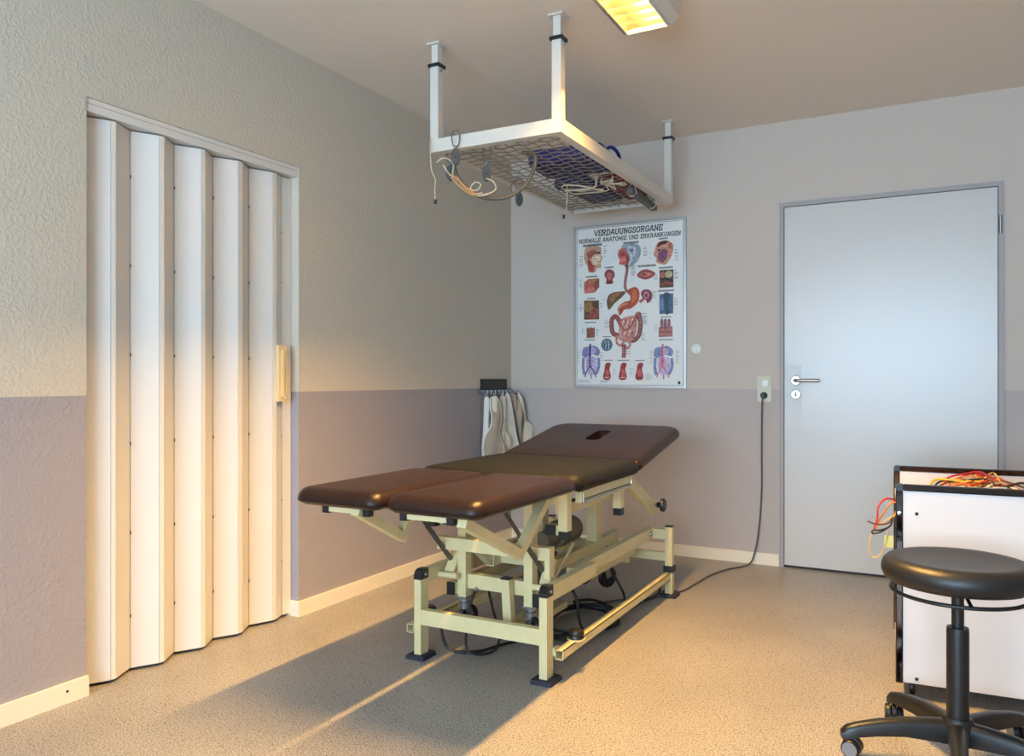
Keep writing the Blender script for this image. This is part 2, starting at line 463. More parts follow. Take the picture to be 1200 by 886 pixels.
hd = obj('handle', B(-0.045, -0.012, -2.098, -2.05, 0.955, 1.2), WOODH, fd, bevel=0.008, segs=3)
obj('grip_rib', B(-0.014, -0.004, -2.082, -2.070, 0.975, 1.18), WOODH, hd, bevel=0.004)
obj('grip_rib', B(-0.014, -0.006, -2.064, -2.056, 0.965, 1.19), WOODH, hd, bevel=0.003)

# ================================================================== CEILING LAMP (louvred fluorescent)
LMX0, LMX1, LMY0, LMY1, LMZ = 1.418, 1.604, -2.96, -1.69, 2.400
lamp = thing('ceiling_lamp', 'lit louvred fluorescent lamp on the ceiling', 'ceiling lamp', ((LMX0 + LMX1) / 2, (LMY0 + LMY1) / 2, RZ))
bm = new_bm()
box(bm, LMX0 - 0.004, LMX0, LMY0, LMY1, LMZ + 0.004, RZ - 0.001); box(bm, LMX1, LMX1 + 0.03, LMY0, LMY1, LMZ + 0.03, RZ - 0.001)
prism(bm, [(LMX1, LMY0, LMZ + 0.004), (LMX1 + 0.03, LMY0, LMZ + 0.03), (LMX1, LMY0, LMZ + 0.03)], (0, LMY1 - LMY0, 0))
box(bm, LMX0, LMX1, LMY0, LMY0 + 0.006, LMZ, RZ - 0.001); box(bm, LMX0, LMX1, LMY1 - 0.006, LMY1, LMZ, RZ - 0.001)
box(bm, LMX0, LMX1, LMY0, LMY1, RZ - 0.006, RZ - 0.001)
obj('housing', bm, WHITEP, lamp)
REFL = mat('lamp_reflector', (226, 222, 214), 0.22, metal=1.0)
for xa, xb, xc in ((LMX0, LMX0 + 0.014, LMX0 + 0.022), (LMX1, LMX1 - 0.014, LMX1 - 0.022)):
    bm = prism(new_bm(), [(xa, LMY0 + 0.006, LMZ), (xb, LMY0 + 0.006, LMZ), (xc, LMY0 + 0.006, RZ - 0.01), (xa, LMY0 + 0.006, RZ - 0.01)], (0, LMY1 - LMY0 - 0.012, 0))
    obj('side_reflector', bm, REFL, lamp)
lx = (LMX0 + LMX1) / 2
fin = None
nf = 19
for i in range(nf):
    y = LMY1 - 0.034 - i * 0.066
    if fin is None:
        fin = obj('louvre_fin', prism(new_bm(), [(LMX0 + 0.015, y - 0.006, LMZ + 0.049), (LMX0 + 0.015, y, LMZ + 0.003), (LMX0 + 0.015, y + 0.006, LMZ + 0.049)], (LMX1 - LMX0 - 0.03, 0, 0)), mat('louvre_metal', (200, 190, 168), 0.18, metal=1.0), lamp)
        fy = y
    else:
        c = fin.copy(); COL.objects.link(c); c.location.y = y - fy
obj('tube', Tube([(lx, LMY0 + 0.02, 2.491), (lx, LMY1 - 0.02, 2.491)], 0.006, 10), emis('lit_tube', (1.0, 0.70, 0.30), 12.0), lamp, smooth=60)
la = bpy.data.lights.new('tube_light', 'AREA'); la.shape = 'RECTANGLE'; la.size = 0.055; la.size_y = LMY1 - LMY0 - 0.05
la.energy = LAMP_POWER; la.color = LAMP_COLOR
lo = bpy.data.objects.new('tube_light', la); COL.objects.link(lo); lo.location = (lx, (LMY0 + LMY1) / 2, 2.484)
attach(lo, lamp)

# ================================================================== TREATMENT TABLE
XC = 1.035
T = thing('treatment_table', 'brown leather treatment table on a cream steel height-adjustable frame', 'treatment table', (XC, -1.6, 0))
# cushions
obj('leg_cushion', cushion(0.680, 1.024, -2.75, -2.075, 0.652, 0.709, (0.055, 0.045, 0.02, 0.03), 0.042, 0.012), LEATHER, T, smooth=180)
obj('leg_cushion', cushion(1.040, 1.385, -2.75, -2.075, 0.652, 0.709, (0.05, 0.05, 0.03, 0.02), 0.042, 0.012), LEATHER, T, smooth=180)
sc_ = obj('seat_cushion', cushion(0.682, 1.388, -2.07, -1.395, 0.648, 0.71, (0.07, 0.05, 0.05, 0.07), 0.04, 0.016, wav=0.004), COVER, T, smooth=180)
sc_['label'] = 'dark olive fitted fabric cover over the middle cushion'
# head cushion: built flat, face slot cut, then tilted about its hinge edge
hb = cushion(0.688, 1.385, 0.0, 0.675, 0.0, 0.052, (0.03, 0.03, 0.10, 0.10), 0.03, 0.006)
head = obj('head_cushion', hb, LEATHER, None, smooth=180)
cb = new_bm()
prism(cb, [(x, y, -0.1) for x, y in rrect(XC - 0.037, XC + 0.037, 0.30, 0.50, (0.03,) * 4, 6)], (0, 0, 0.3))
cut = obj('face_slot_cutter', cb, LEATHER, None)
md = head.modifiers.new('slot', 'BOOLEAN'); md.object = cut; md.operation = 'DIFFERENCE'; md.solver = 'EXACT'
dg = bpy.context.evaluated_depsgraph_get()
me = bpy.data.meshes.new_from_object(head.evaluated_get(dg)); head.modifiers.clear(); old = head.data; head.data = me
bpy.data.meshes.remove(old); bpy.data.objects.remove(cut)
for p in me.polygons: p.use_smooth = True
me.set_sharp_from_angle(angle=math.radians(50))
tilt = math.radians(10.2)
me.transform(Matrix.Translation((0, -1.405, 0.652)) @ Matrix.Rotation(tilt, 4, 'X'))
attach(head, T)
def on_head(x, s, h):            # point on the tilted head section: s along it, h above its underside
    v = Matrix.Rotation(tilt, 3, 'X') @ Vector((0, s, h)); return (x, -1.405 + v.y, 0.652 + v.z)

# base posts with pads and caps
def post(x0, x1, y0, y1, z1):
    p = obj('base_post', B(x0, x1, y0, y1, 0.012, z1), CREAM, T, bevel=0.003)
    xm_, ym_ = (x0 + x1) / 2, (y0 + y1) / 2
    bm = new_bm(); random.seed(int(x0 * 1000))
    o_ = rrect(xm_ - 0.042, xm_ + 0.042, ym_ - 0.05, ym_ + 0.048, (0.01,) * 4, 4)
    lo_ = [bm.verts.new((x, y, 0.0)) for x, y in o_]; hi_ = [bm.verts.new((xm_ + (x - xm_) * 0.93, ym_ + (y - ym_) * 0.93, 0.013 + random.uniform(-0.004, 0.004))) for x, y in o_]
    bm.faces.new(lo_[::-1]); bm.faces.new(hi_)
    n = len(lo_)
    for i in range(n): bm.faces.new((lo_[i], lo_[(i + 1) % n], hi_[(i + 1) % n], hi_[i]))
    obj('foot_pad', bm, NAVYRUB, p)
    return p
for sgn in (-1, 1):
    X = lambda v: XC + sgn * (v - XC)              # mirror right-hand values to the left
    def xb(a, b): return tuple(sorted((X(a), X(b))))
    x0, x1 = xb(1.283, 1.313)
    fp = post(x0, x1, -2.178, -2.128, 0.300)
    bm = prism(new_bm(), [(x0 - 0.001, -2.18, 0.296), (x0 - 0.001, -2.18, 0.312), (x0 - 0.001, -2.17, 0.328), (x0 - 0.001, -2.155, 0.333), (x0 - 0.001, -2.128, 0.333), (x0 - 0.001, -2.128, 0.296)], (x1 - x0 + 0.002, 0, 0))
    obj('corner_cap', bm, BLACKP, fp, bevel=0.003)
    obj('bolt', Lathe([(0.007, 0), (0.006, 0.005), (0, 0.006)], (x1, -2.148, 0.312), 10, (1, 0, 0)), STEEL, fp, smooth=40)
    obj('side_rail', B(x0, x1, -2.128, -1.73, 0.278, 0.33), CREAM, T, bevel=0.003)
    xi0, xi1 = xb(1.243, 1.275)
    obj('side_rail', B(xi0, xi1, -1.86, -0.895, 0.276, 0.328), CREAM, T, bevel=0.003)
    obj('rail_gusset', B(*xb(1.262, 1.283), -1.88, -1.75, 0.31, 0.322), CREAM, T, bevel=0.002)
    xr0, xr1 = xb(1.335, 1.37)
    rp = post(xr0, xr1, -0.905, -0.870, 0.335)
    obj('post_cap', B(xr0 - 0.001, xr1 + 0.001, -0.906, -0.869, 0.335, 0.341), BLACKP, rp, bevel=0.002)
    obj('rear_link', B(*xb(1.275, 1.335), -0.905, -0.88, 0.275, 0.322), CREAM, T, bevel=0.003)
    obj('rail_bolt', Lathe([(0.011, 0), (0.009, 0.007), (0, 0.008)], ((xi1 if sgn > 0 else xi0), -0.945, 0.302), 10, (sgn, 0, 0)), STEEL, T, smooth=40)
    # foot switch bar, hollow at its front end
    fx0, fx1 = xb(1.332, 1.364)
    bm = new_bm(); q = 0.003
    box(bm, fx0, fx0 + q, -2.155, -0.906, 0.082, 0.116); box(bm, fx1 - q, fx1, -2.155, -0.906, 0.082, 0.116)
    box(bm, fx0, fx1, -2.155, -0.906, 0.082, 0.082 + q); box(bm, fx0, fx1, -2.155, -0.906, 0.116 - q, 0.116)
    fb = obj('foot_bar', bm, CREAM, T)
    obj('bar_bracket', B(*xb(1.313, 1.332), -2.10, -2.132, 0.085, 0.112), CREAM, fb)
    cxp = (fx0 + fx1) / 2
    obj('puck_flange', Lathe([(0.033, 0), (0.033, 0.004), (0, 0.004)], (cxp + sgn * 0.006, -2.02, 0.1162), 20), CREAM, fb, smooth=40)
    obj('rubber_puck', Lathe([(0.026, 0), (0.029, 0.004), (0.027, 0.012), (0.029, 0.016), (0.028, 0.026), (0.024, 0.03), (0, 0.031)], (cxp + sgn * 0.006, -2.02, 0.1205), 24), BLACKP, fb, smooth=40)
    obj('rubber_ring', B(xr0 - 0.006, xr1 + 0.006, -0.912, -0.863, 0.118, 0.148), BLACKP, rp, bevel=0.006)
obj('front_crossbar', B(XC - 0.248, XC + 0.248, -2.177, -2.147, 0.128, 0.184), CREAM, T, bevel=0.003)
obj('rear_crossbar', B(0.735, 1.335, -0.90, -0.875, 0.17, 0.21), CREAM, T, bevel=0.003)

# mobile inner base: two columns on casters, cross member, slanted pedal post, long tubes with black ends
def caster(x, y, ztop, r, yaw):
    c = obj('caster', Lathe([(0.022, ztop - 0.004), (0.022, ztop - 0.012), (0.015, ztop - 0.014), (0.015, ztop - 0.02), (0.024, ztop - 0.022), (0.024, ztop - 0.045), (0.018, ztop - 0.05), (0, ztop - 0.05)], (x, y, 0), 20), STEEL, T, smooth=40)
    dx, dy = math.cos(yaw), math.sin(yaw); wx, wy = x + dx * 0.018, y + dy * 0.018
    wz = ztop - 0.045 - r * 0.75
    bm = new_bm()
    for s in (-1, 1):
        ox, oy = -dy * 0.016 * s, dx * 0.016 * s
        bar(bm, (x + ox, y + oy, ztop - 0.03), (wx + ox, wy + oy, wz), 0.03, 0.003, up=(-dy, dx, 0))
    obj('fork', bm, STEEL, c)
    wl = obj('wheel', Lathe([(r * 0.3, -0.010), (r * 0.92, -0.010), (r, -0.006), (r, 0.006), (r * 0.92, 0.010), (r * 0.3, 0.010)], (wx, wy, wz), 24, (-dy, dx, 0)), BLACKP, c, smooth=40)
    return wz - r
for x in (0.868, 1.158):
    obj('column', B(x - 0.018, x + 0.018, -2.018, -1.975, 0.205, 0.60), CREAM, T, bevel=0.003)
    obj('caster_plate', B(x - 0.022, x + 0.022, -2.022, -1.965, 0.199, 0.205), STEEL, T)
    caster(x, -1.995, 0.203, 0.045, math.radians(70 if x < 1 else -30))
obj('cross_member', B(0.886, 1.14, -2.0, -1.965, 0.238, 0.292), CREAM, T, bevel=0.003)
p = obj('pedal_post', Bar((1.075, -2.03, 0.302), (1.083, -2.022, 0.12), 0.034, 0.034, up=(0, 1, 0)), CREAM, T, bevel=0.003)
obj('post_cap', B(1.057, 1.093, -2.048, -2.012, 0.302, 0.308), BLACKP, p, bevel=0.002)
obj('pedal_foot', B(1.03, 1.13, -2.04, -1.6, 0.095, 0.12), CREAM, T, bevel=0.003)
for x in (0.832, 1.205):
    lt_ = obj('long_tube', B(x - 0.017, x + 0.017, -2.035, -1.0, 0.215, 0.262), CREAM, T, bevel=0.003)
    obj('end_plug', B(x - 0.0175, x + 0.0175, -2.042, -2.035, 0.2145, 0.2625), BLACKP, lt_, bevel=0.002)
obj('floor_tube', B(0.85, 0.885, -1.96, -1.0, 0.15, 0.185), CREAM, T, bevel=0.003)
obj('rear_cross_member', B(0.85, 1.19, -1.03, -1.0, 0.17, 0.262), CREAM, T, bevel=0.003)
for x in (0.94, 1.065):
    obj('caster_plate', B(x - 0.022, x + 0.022, -1.045, -0.985, 0.164, 0.17), STEEL, T)
    caster(x, -1.015, 0.168, 0.052, math.radians(60))
# lift linkage: upper front bar with turned-down plates, parallel rails, rear columns
obj('lift_bar', B(0.806, 1.268, -2.085, -2.05, 0.400, 0.446), CREAM, T, bevel=0.003)
obj('bar_plate', B(1.260, 1.280, -2.088, -2.048, 0.338, 0.448), CREAM, T, bevel=0.003)
obj('bar_plate', B(0.80, 0.808, -2.088, -2.048, 0.398, 0.448), CREAM, T, bevel=0.002)
for sgn in (-1, 1):
    x = XC + sgn * 0.13
    obj('lift_rail', B(x - 0.018, x + 0.018, -1.86, -1.13, 0.296, 0.342), CREAM, T, bevel=0.003)
    obj('rail_end_plate', B(x - 0.02, x + 0.02, -1.165, -1.13, 0.262, 0.296), CREAM, T, bevel=0.002)
    obj('rear_column', B(x - 0.022, x + 0.022, -1.42, -1.36, 0.3425, 0.60), CREAM, T, bevel=0.003)
    obj('front_arm', Bar((x, -2.0, 0.42), (x, -1.86, 0.32), 0.03, 0.04), CREAM, T, bevel=0.003)
    obj('bearing_bolt', Lathe([(0.012, 0), (0.012, 0.006), (0.006, 0.01), (0, 0.01)], (x + 0.018, -2.0, 0.235), 10, (1, 0, 0)), STEEL, T, smooth=40)
obj('lift_cross_tube', B(0.923, 1.147, -1.80, -1.76, 0.30, 0.338), CREAM, T, bevel=0.003)
obj('floor_plate', B(0.92, 1.15, -1.75, -1.35, 0.20, 0.206), STEEL, T)
# motor
mo = obj('motor', Lathe([(0.0, 0), (0.032, 0), (0.036, 0.01), (0.036, 0.10), (0.03, 0.10), (0.03, 0.11), (0.054, 0.11), (0.056, 0.125), (0.056, 0.30), (0.05, 0.315), (0.02, 0.32), (0, 0.32)], (1.06, -1.70, 0.385), 28, (0, 1, 0.02)), MOTOR, T, smooth=40)
obj('motor_band', Lathe([(0.0575, 0.155), (0.0575, 0.165)], (1.06, -1.70, 0.385), 28, (0, 1, 0.02)), BLACKP, mo, smooth=40)
obj('motor_mount', B(1.03, 1.09, -1.72, -1.36, 0.335, 0.3415), CREAM, T)
obj('lock_rod', Tube([(1.225, -1.975, 0.272), (1.225, -1.756, 0.40)], 0.006, 8), CREAM, T, smooth=60)
# pivot levers on the side rails and gas struts to the leg sections
for sgn in (-1, 1):
    x = XC + sgn * 0.205
    lv = obj('pivot_lever', Bar((x, -2.045, 0.305), (x, -1.985, 0.385), 0.04, 0.012, up=(0, -0.8, 0.6)), CREAM, T, bevel=0.002)
    obj('pivot_roller', Tube([(x - 0.045, -2.05, 0.292), (x + 0.04, -2.05, 0.292)], 0.012, 14), CREAM, lv, smooth=40)
    xs, xe = (1.217, 1.238) if sgn > 0 else (0.815, 0.865)
    gs = obj('gas_strut', Tube([(xs, -2.0, 0.335), (xs * 0.4 + xe * 0.6, -2.22, 0.512)], 0.010, 12), STRUT, T, smooth=40)
    obj('strut_rod', Tube([(xs * 0.4 + xe * 0.6, -2.22, 0.512), (xe, -2.37, 0.636)], 0.0075, 10), STRUT, gs, smooth=40)
# seat frame: side channels, drop posts, long tubes
for sgn in (-1, 1):
    X = lambda v: XC + sgn * (v - XC)
    def xb(a, b): return tuple(sorted((X(a), X(b))))
    ch = obj('seat_channel', B(*xb(1.335, 1.362), -1.985, -1.47, 0.602, 0.646), CREAM, T, bevel=0.003)
    xo = X(1.3625)
    obj('trim_line', B(*xb(1.3622, 1.3635), -1.97, -1.475, 0.612, 0.616), BLACKP, ch)
    obj('trim_rod', Tube(catmull([(X(1.366), -1.985, 0.64), (X(1.366), -1.98, 0.612), (X(1.366), -1.95, 0.604), (X(1.366), -1.5, 0.604), (X(1.366), -1.478, 0.612), (X(1.366), -1.475, 0.64)], 4), 0.003, 6), CHROME, ch, smooth=60)
    for y in (-2.04, -1.495):
        dp = obj('drop_post', B(*xb(1.300, 1.335), y - 0.018, y + 0.022, 0.506 if y < -2 else 0.512, 0.648), CREAM, T, bevel=0.003)
        zb = 0.506 if y < -2 else 0.512
        obj('end_plug', B(*xb(1.3005, 1.3345), y - 0.0175, y + 0.0215, zb - 0.03, zb), BLACKP, dp, bevel=0.002)
    obj('cross_stub', B(*xb(1.24, 1.30), -2.03, -1.995, 0.485, 0.52), CREAM, T, bevel=0.003)
    obj('stub_plug', B(*xb(1.238, 1.278), -2.036, -2.03, 0.484, 0.521), BLACKP, T, bevel=0.002)
    obj('frame_tube', B(*xb(1.262, 1.296), -2.0, -1.47, 0.555, 0.592), CREAM, T, bevel=0.003)
    # head section support arm with knob
    a = obj('head_arm', Bar((X(1.325), -1.41, 0.612), (X(1.325), -1.05, 0.445), 0.028, 0.05), CREAM, T, bevel=0.003)
    if sgn > 0:
        obj('clamp_stem', Tube([(1.338, -1.075, 0.468), (1.36, -1.075, 0.468)], 0.006, 8), STEEL, a)
        obj('clamp_knob', Lathe([(0.012, 0), (0.014, 0.012), (0.03, 0.02), (0.032, 0.03), (0.028, 0.036), (0, 0.038)], (1.352, -1.075, 0.468), 10, (1, 0, 0)), BLACKP, a, smooth=50)
    sx = XC + sgn * 0.16
    obj('head_rail', Bar(on_head(sx, 0.02, -0.018), on_head(sx, 0.58, -0.018), 0.03, 0.03), CREAM, T, bevel=0.003)
    obj('head_strut', Bar((sx, -1.36, 0.60), on_head(sx, 0.30, -0.03), 0.022, 0.022), CREAM, T, bevel=0.002)
obj('seat_cross_tube', B(0.77, 1.30, -1.515, -1.475, 0.60, 0.638), CREAM, T, bevel=0.003)
obj('seat_cross_tube', B(0.77, 1.30, -2.055, -2.02, 0.60, 0.638), CREAM, T, bevel=0.003)
# leg sections: front tubes with black ends, rails, V-shaped grab handles
for xa, xb_, xv in ((0.765, 0.925, 0.90), (1.072, 1.236, 1.225)):
    ft = obj('leg_front_tube', B(xa, xb_, -2.675, -2.645, 0.627, 0.652), CREAM, T, bevel=0.002)
    for x0, x1 in ((xa - 0.014, xa + 0.010), (xb_ - 0.010, xb_ + 0.014)):
        obj('end_cap', B(x0, x1, -2.679, -2.655, 0.622, 0.654), BLACKP, ft, bevel=0.003)
    for x in (xa + 0.03, xb_ - 0.03):
        obj('leg_rail', B(x - 0.014, x + 0.014, -2.645, -2.09, 0.628, 0.652), CREAM, T, bevel=0.002)
def vee(x, a, m_, b, w_, t_):
    """V-shaped flat tube in the plane x = const, mitred at its lowest point"""
    def off(p, q, d):
        dy, dz = q[0] - p[0], q[1] - p[1]; L = math.hypot(dy, dz); return (-dz / L * d, dy / L * d)
    o1, o2 = off(a, m_, t_), off(m_, b, t_)
    d1 = (m_[0] - a[0], m_[1] - a[1]); d2 = (b[0] - m_[0], b[1] - m_[1])
    p1, p2 = (a[0] + o1[0], a[1] + o1[1]), (m_[0] + o2[0], m_[1] + o2[1])
    den = d1[0] * d2[1] - d1[1] * d2[0]; tt = ((p2[0] - p1[0]) * d2[1] - (p2[1] - p1[1]) * d2[0]) / den
    mi = (p1[0] + d1[0] * tt, p1[1] + d1[1] * tt)
    ol = [a, m_, b, (b[0] + o2[0], b[1] + o2[1]), mi, p1]
    return prism(new_bm(), [(x - w_ / 2, y, z) for y, z in ol], (w_, 0, 0))
obj('grab_handle', vee(0.90, (-2.70, 0.628), (-2.45, 0.500), (-2.365, 0.628), 0.03, 0.030), CREAM, T, bevel=0.003)
obj('grab_handle', vee(1.29, (-2.70, 0.624), (-2.345, 0.462), (-2.12, 0.628), 0.03, 0.030), CREAM, T, bevel=0.003)

# ================================================================== CEILING RACK
RXa, RXb, RYa, RYb, RZa, RZb = 0.570, 1.190, -1.795, -0.285, 2.03, 2.086
R = thing('ceiling_rack', 'white steel rack with wire mesh hung from the ceiling on square posts', 'ceiling rack', ((RXa + RXb) / 2, (RYa + RYb) / 2, RZa))
fw = 0.04
obj('frame_bar', B(RXa, RXb, RYa, RYa + fw, RZa, RZb), WHITEP, R, bevel=0.002)
obj('frame_bar', B(RXa, RXb, RYb - 0.022, RYb, RZa + 0.012, RZb), WHITEP, R, bevel=0.002)
obj('frame_bar', B(RXa, RXa + 0.022, RYa + fw, RYb - 0.022, RZa + 0.012, RZb), WHITEP, R, bevel=0.002)
obj('frame_bar', B(RXb - fw, RXb, RYa + fw, RYb - 0.022, RZa, RZb), WHITEP, R, bevel=0.002)
for x0 in (RXa, RXb - fw):
    for y0 in (RYa, RYb - fw):
        p = obj('post', B(x0, x0 + fw, y0, y0 + fw, RZb, 2.405), WHITEP, R, bevel=0.002)
        obj('post_sleeve', B(x0 + 0.004, x0 + fw - 0.004, y0 + 0.004, y0 + fw - 0.004, 2.405, 2.494), WHITEP, p, bevel=0.002)
        obj('collar', B(x0 - 0.008, x0 + fw + 0.008, y0 - 0.008, y0 + fw + 0.008, 2.398, 2.411), BLACKP, p, bevel=0.003)
        obj('ceiling_plate', B(x0 - 0.012, x0 + fw + 0.012, y0 - 0.012, y0 + fw + 0.012, 2.493, 2.4995), WHITEP, p, bevel=0.001)
        obj('set_screw', Lathe([(0.006, 0), (0.005, 0.004), (0, 0.005)], (x0 + fw, y0 + fw / 2, 2.385), 8, (1, 0, 0)), STEEL, p)
# crimped wires: one long and one short mesh, shared by all copies
pit = 0.0565; MZ = 2.052
def crimp(p0, p1, n, amp):
    p0, p1 = Vector(p0), Vector(p1); pts = []
    for k in range(n * 4 + 1):
        q = p0.lerp(p1, k / (n * 4)); pts.append(q + Vector((0, 0, amp * math.sin(k / 4 * math.pi))))
    return Tube(pts, 0.0028, 4)
nx = int(round((RXb - RXa - 2 * fw) / pit)); ny = int(round((RYb - RYa - 2 * fw) / pit))
wl = ws = None
for i in range(1, nx):
    x = RXa + fw + (RXb - RXa - 2 * fw) * i / nx
    if wl is None:
        wl = obj('mesh_wire', crimp((x, RYa + fw, MZ), (x, RYb - 0.022, MZ), ny, 0.0038), WIRE, R, smooth=60); wx0 = x
    else:
        c = wl.copy(); COL.objects.link(c); c.location.x = x - wx0
for j in range(1, ny):
    y = RYa + fw + (RYb - RYa - 2 * fw) * j / ny
    if ws is None:
        ws = obj('mesh_wire', crimp((RXa + 0.022, y, MZ), (RXb - fw, y, MZ), nx, -0.0038), WIRE, R, smooth=60); wy0 = y
    else:
        c = ws.copy(); COL.objects.link(c); c.location.y = y - wy0

# bags lying on the rack
ZM = MZ + 0.0085
def bag(name, x0, x1, y0, y1, h, m, rot, label, cat):
    bm = cushion(-(x1 - x0) / 2, (x1 - x0) / 2, -(y1 - y0) / 2, (y1 - y0) / 2, 0, h, (0.03,) * 4, min(0.03, h * 0.5), 0.004)
    bmesh.ops.rotate(bm, verts=bm.verts, cent=(0, 0, 0), matrix=Matrix.Rotation(math.radians(rot), 3, 'Z'))
    bmesh.ops.translate(bm, verts=bm.verts, vec=((x0 + x1) / 2, (y0 + y1) / 2, ZM))
    return tag(obj(name, bm, m, None, smooth=180), label, cat)
b1 = bag('nylon_bag', 0.765, 1.140, -1.275, -1.01, 0.085, NAVY, 5, 'navy nylon bag with carry strap on the ceiling rack beside the frame corner', 'bag')
obj('strap', Tube(catmull([(1.09, -1.10, 2.135), (1.125, -1.09, 2.16), (1.135, -1.02, 2.15), (1.13, -0.97, 2.11), (1.12, -0.955, 2.068)], 6), 0.009, 8), NAVY, b1, smooth=60)
obj('bag_tag', B(1.120, 1.138, -0.985, -0.981, 2.085, 2.125), mat('tan_tag', (196, 150, 110), 0.6), b1)
bag('nylon_bag', 0.725, 0.925, -0.86, -0.40, 0.06, mat('blue_nylon', (44, 58, 118), 0.6, bump=0.3, bscale=30, bdist=0.01), -6, 'smaller blue nylon pouch on the ceiling rack next to the red pouch', 'pouch')
bag('cloth_pouch', 0.95, 1.095, -0.84, -0.40, 0.05, REDC, 0, 'dark red cloth pouch on the ceiling rack', 'pouch')
gb = tag(obj('grey_bar', Bar((1.125, -0.82, 2.012), (1.105, -0.36, 2.010), 0.03, 0.03), mat('grey_bar', (86, 88, 86), 0.5), None, bevel=0.006), 'dark grey bar slung beneath the far end of the ceiling rack', 'bar')
for y in (-0.76, -0.44):
    obj('strap', Tube(catmull([(1.09, y, 2.012), (1.115, y, 1.993), (1.14, y, 2.012), (1.116, y, 2.062), (1.09, y, 2.012)], 5), 0.003, 6), CORDW, gb, smooth=60)

# carabiners with pulleys hanging from the mesh
def pulley(x, y, ztop, zb, label, lean=0.0, along=(0.88, 0.47)):
    """ztop: where the carabiner hooks on, zb: lowest point of the pulley"""
    ax, ay = along
    e = thing('pulley', label, 'pulley', (x, y, zb), 'pulleys under the ceiling rack')
    zr = zb + 0.085
    pts = [(x + ax * a + lean * (z - zr), y + ay * a, z) for a, z in ((-0.012, ztop), (-0.017, ztop - 0.02), (-0.012, zr), (0.0, zr - 0.008), (0.012, zr), (0.016, ztop - 0.02), (0.012, ztop), (0, ztop + 0.008))]
    obj('carabiner', Tube(catmull(pts, 5, True), 0.0028, 6, True), STEEL, e, smooth=60)
    nx_, ny_ = -ay, ax
    for s in (-1, 1):
        o_ = []
        for k in range(20):
            a = 2 * math.pi * k / 20
            o_.append((x + ax * 0.019 * math.cos(a) + nx_ * s * 0.006, y + ay * 0.019 * math.cos(a) + ny_ * s * 0.006, zb + 0.034 + 0.034 * math.sin(a)))
        obj('cheek_plate', prism(new_bm(), o_, (nx_ * s * 0.004, ny_ * s * 0.004, 0)), PULLEY, e, bevel=0.001)
    obj('sheave', Lathe([(0.006, -0.006), (0.016, -0.006), (0.013, 0), (0.016, 0.006), (0.006, 0.006)], (x, y, zb + 0.03), 18, (nx_, ny_, 0)), BLACKP, e, smooth=40)
    obj('axle', Lathe([(0.005, -0.012), (0.005, 0.012)], (x, y, zb + 0.03), 10, (nx_, ny_, 0)), BLACKP, e, smooth=40)
    obj('swivel', Tube([(x, y, zb + 0.064), (x, y, zb + 0.082)], 0.005, 8), STEEL, e, smooth=60)
    return e
pulley(0.712, -1.815, 2.092, 1.955, 'grey pulley on a carabiner hooked over the front bar of the ceiling rack')
pulley(0.79, -1.69, 2.055, 1.905, 'grey pulley on a carabiner hanging from the mesh inside the hose loop')
pulley(0.655, -1.13, 2.055, 1.92, 'grey pulley hanging alone from the mesh near the left bar of the ceiling rack')
pulley(0.612, -1.70, 2.046, 1.925, 'grey pulley by the left corner post of the ceiling rack, behind the pale cord')
# hose loop and cords
tag(obj('hose', Tube(catmull([(0.625, -1.70, 2.062), (0.632, -1.705, 2.0), (0.655, -1.71, 1.935), (0.705, -1.70, 1.875), (0.77, -1.66, 1.84), (0.84, -1.60, 1.85), (0.90, -1.55, 1.90), (0.93, -1.52, 1.975), (0.93, -1.50, 2.035), (0.90, -1.49, 2.06), (0.86, -1.49, 2.068)], 8), 0.0095, 10), HOSE, None, smooth=60),
    'grey hose hanging in a loop under the ceiling rack', 'hose')
def cord(name, pts, r, m, label, group=None, cat='cord'):
    return tag(obj(name, Tube(catmull(pts, 7), r, 6), m, None, smooth=60), label, cat, group)
cord('cord', [(0.585, -1.812, 2.09), (0.582, -1.812, 2.03), (0.586, -1.808, 1.95), (0.60, -1.80, 1.91), (0.598, -1.80, 1.87), (0.60, -1.80, 1.82)], 0.0025, CORDW, 'pale pull cord hanging straight down beside the corner post of the ceiling rack')
o = bpy.data.objects['cord']
obj('cord_bead', Lathe([(0, -0.012), (0.007, -0.008), (0.007, 0.008), (0, 0.012)], (0.60, -1.80, 1.815), 10), PULLEY, o, smooth=60)
cord('cord', [(0.60, -1.79, 1.985), (0.63, -1.775, 2.005), (0.665, -1.76, 1.98), (0.66, -1.755, 1.935), (0.685, -1.75, 1.915), (0.70, -1.745, 1.885), (0.755, -1.74, 1.84), (0.80, -1.73, 1.835), (0.84, -1.70, 1.86), (0.83, -1.70, 1.895), (0.80, -1.71, 1.91)], 0.0035, CORDW, 'cream cord draped through the pulleys inside the hose loop')
cord('cord', [(0.625, -1.775, 1.975), (0.655, -1.77, 1.93), (0.70, -1.762, 1.90), (0.735, -1.755, 1.865), (0.775, -1.745, 1.855), (0.79, -1.74, 1.88), (0.765, -1.745, 1.89), (0.745, -1.75, 1.865), (0.77, -1.75, 1.84), (0.80, -1.74, 1.842)], 0.0035, CORDW, 'knotted cream cord with a bow hanging against the hose loop')
cord('cord', [(0.665, -1.775, 1.915), (0.695, -1.772, 1.885), (0.73, -1.765, 1.853), (0.76, -1.76, 1.835), (0.775, -1.755, 1.838), (0.74, -1.763, 1.86), (0.70, -1.772, 1.90), (0.665, -1.776, 1.93)], 0.004, CORDO, 'orange cord tied around the hose under the ceiling rack')
cord('cord', [(0.645, -1.15, 2.046), (0.625, -1.16, 2.02), (0.63, -1.16, 1.985), (0.65, -1.15, 1.965)], 0.002, PULLEY, 'thin dark cord loop beside the lone pulley')
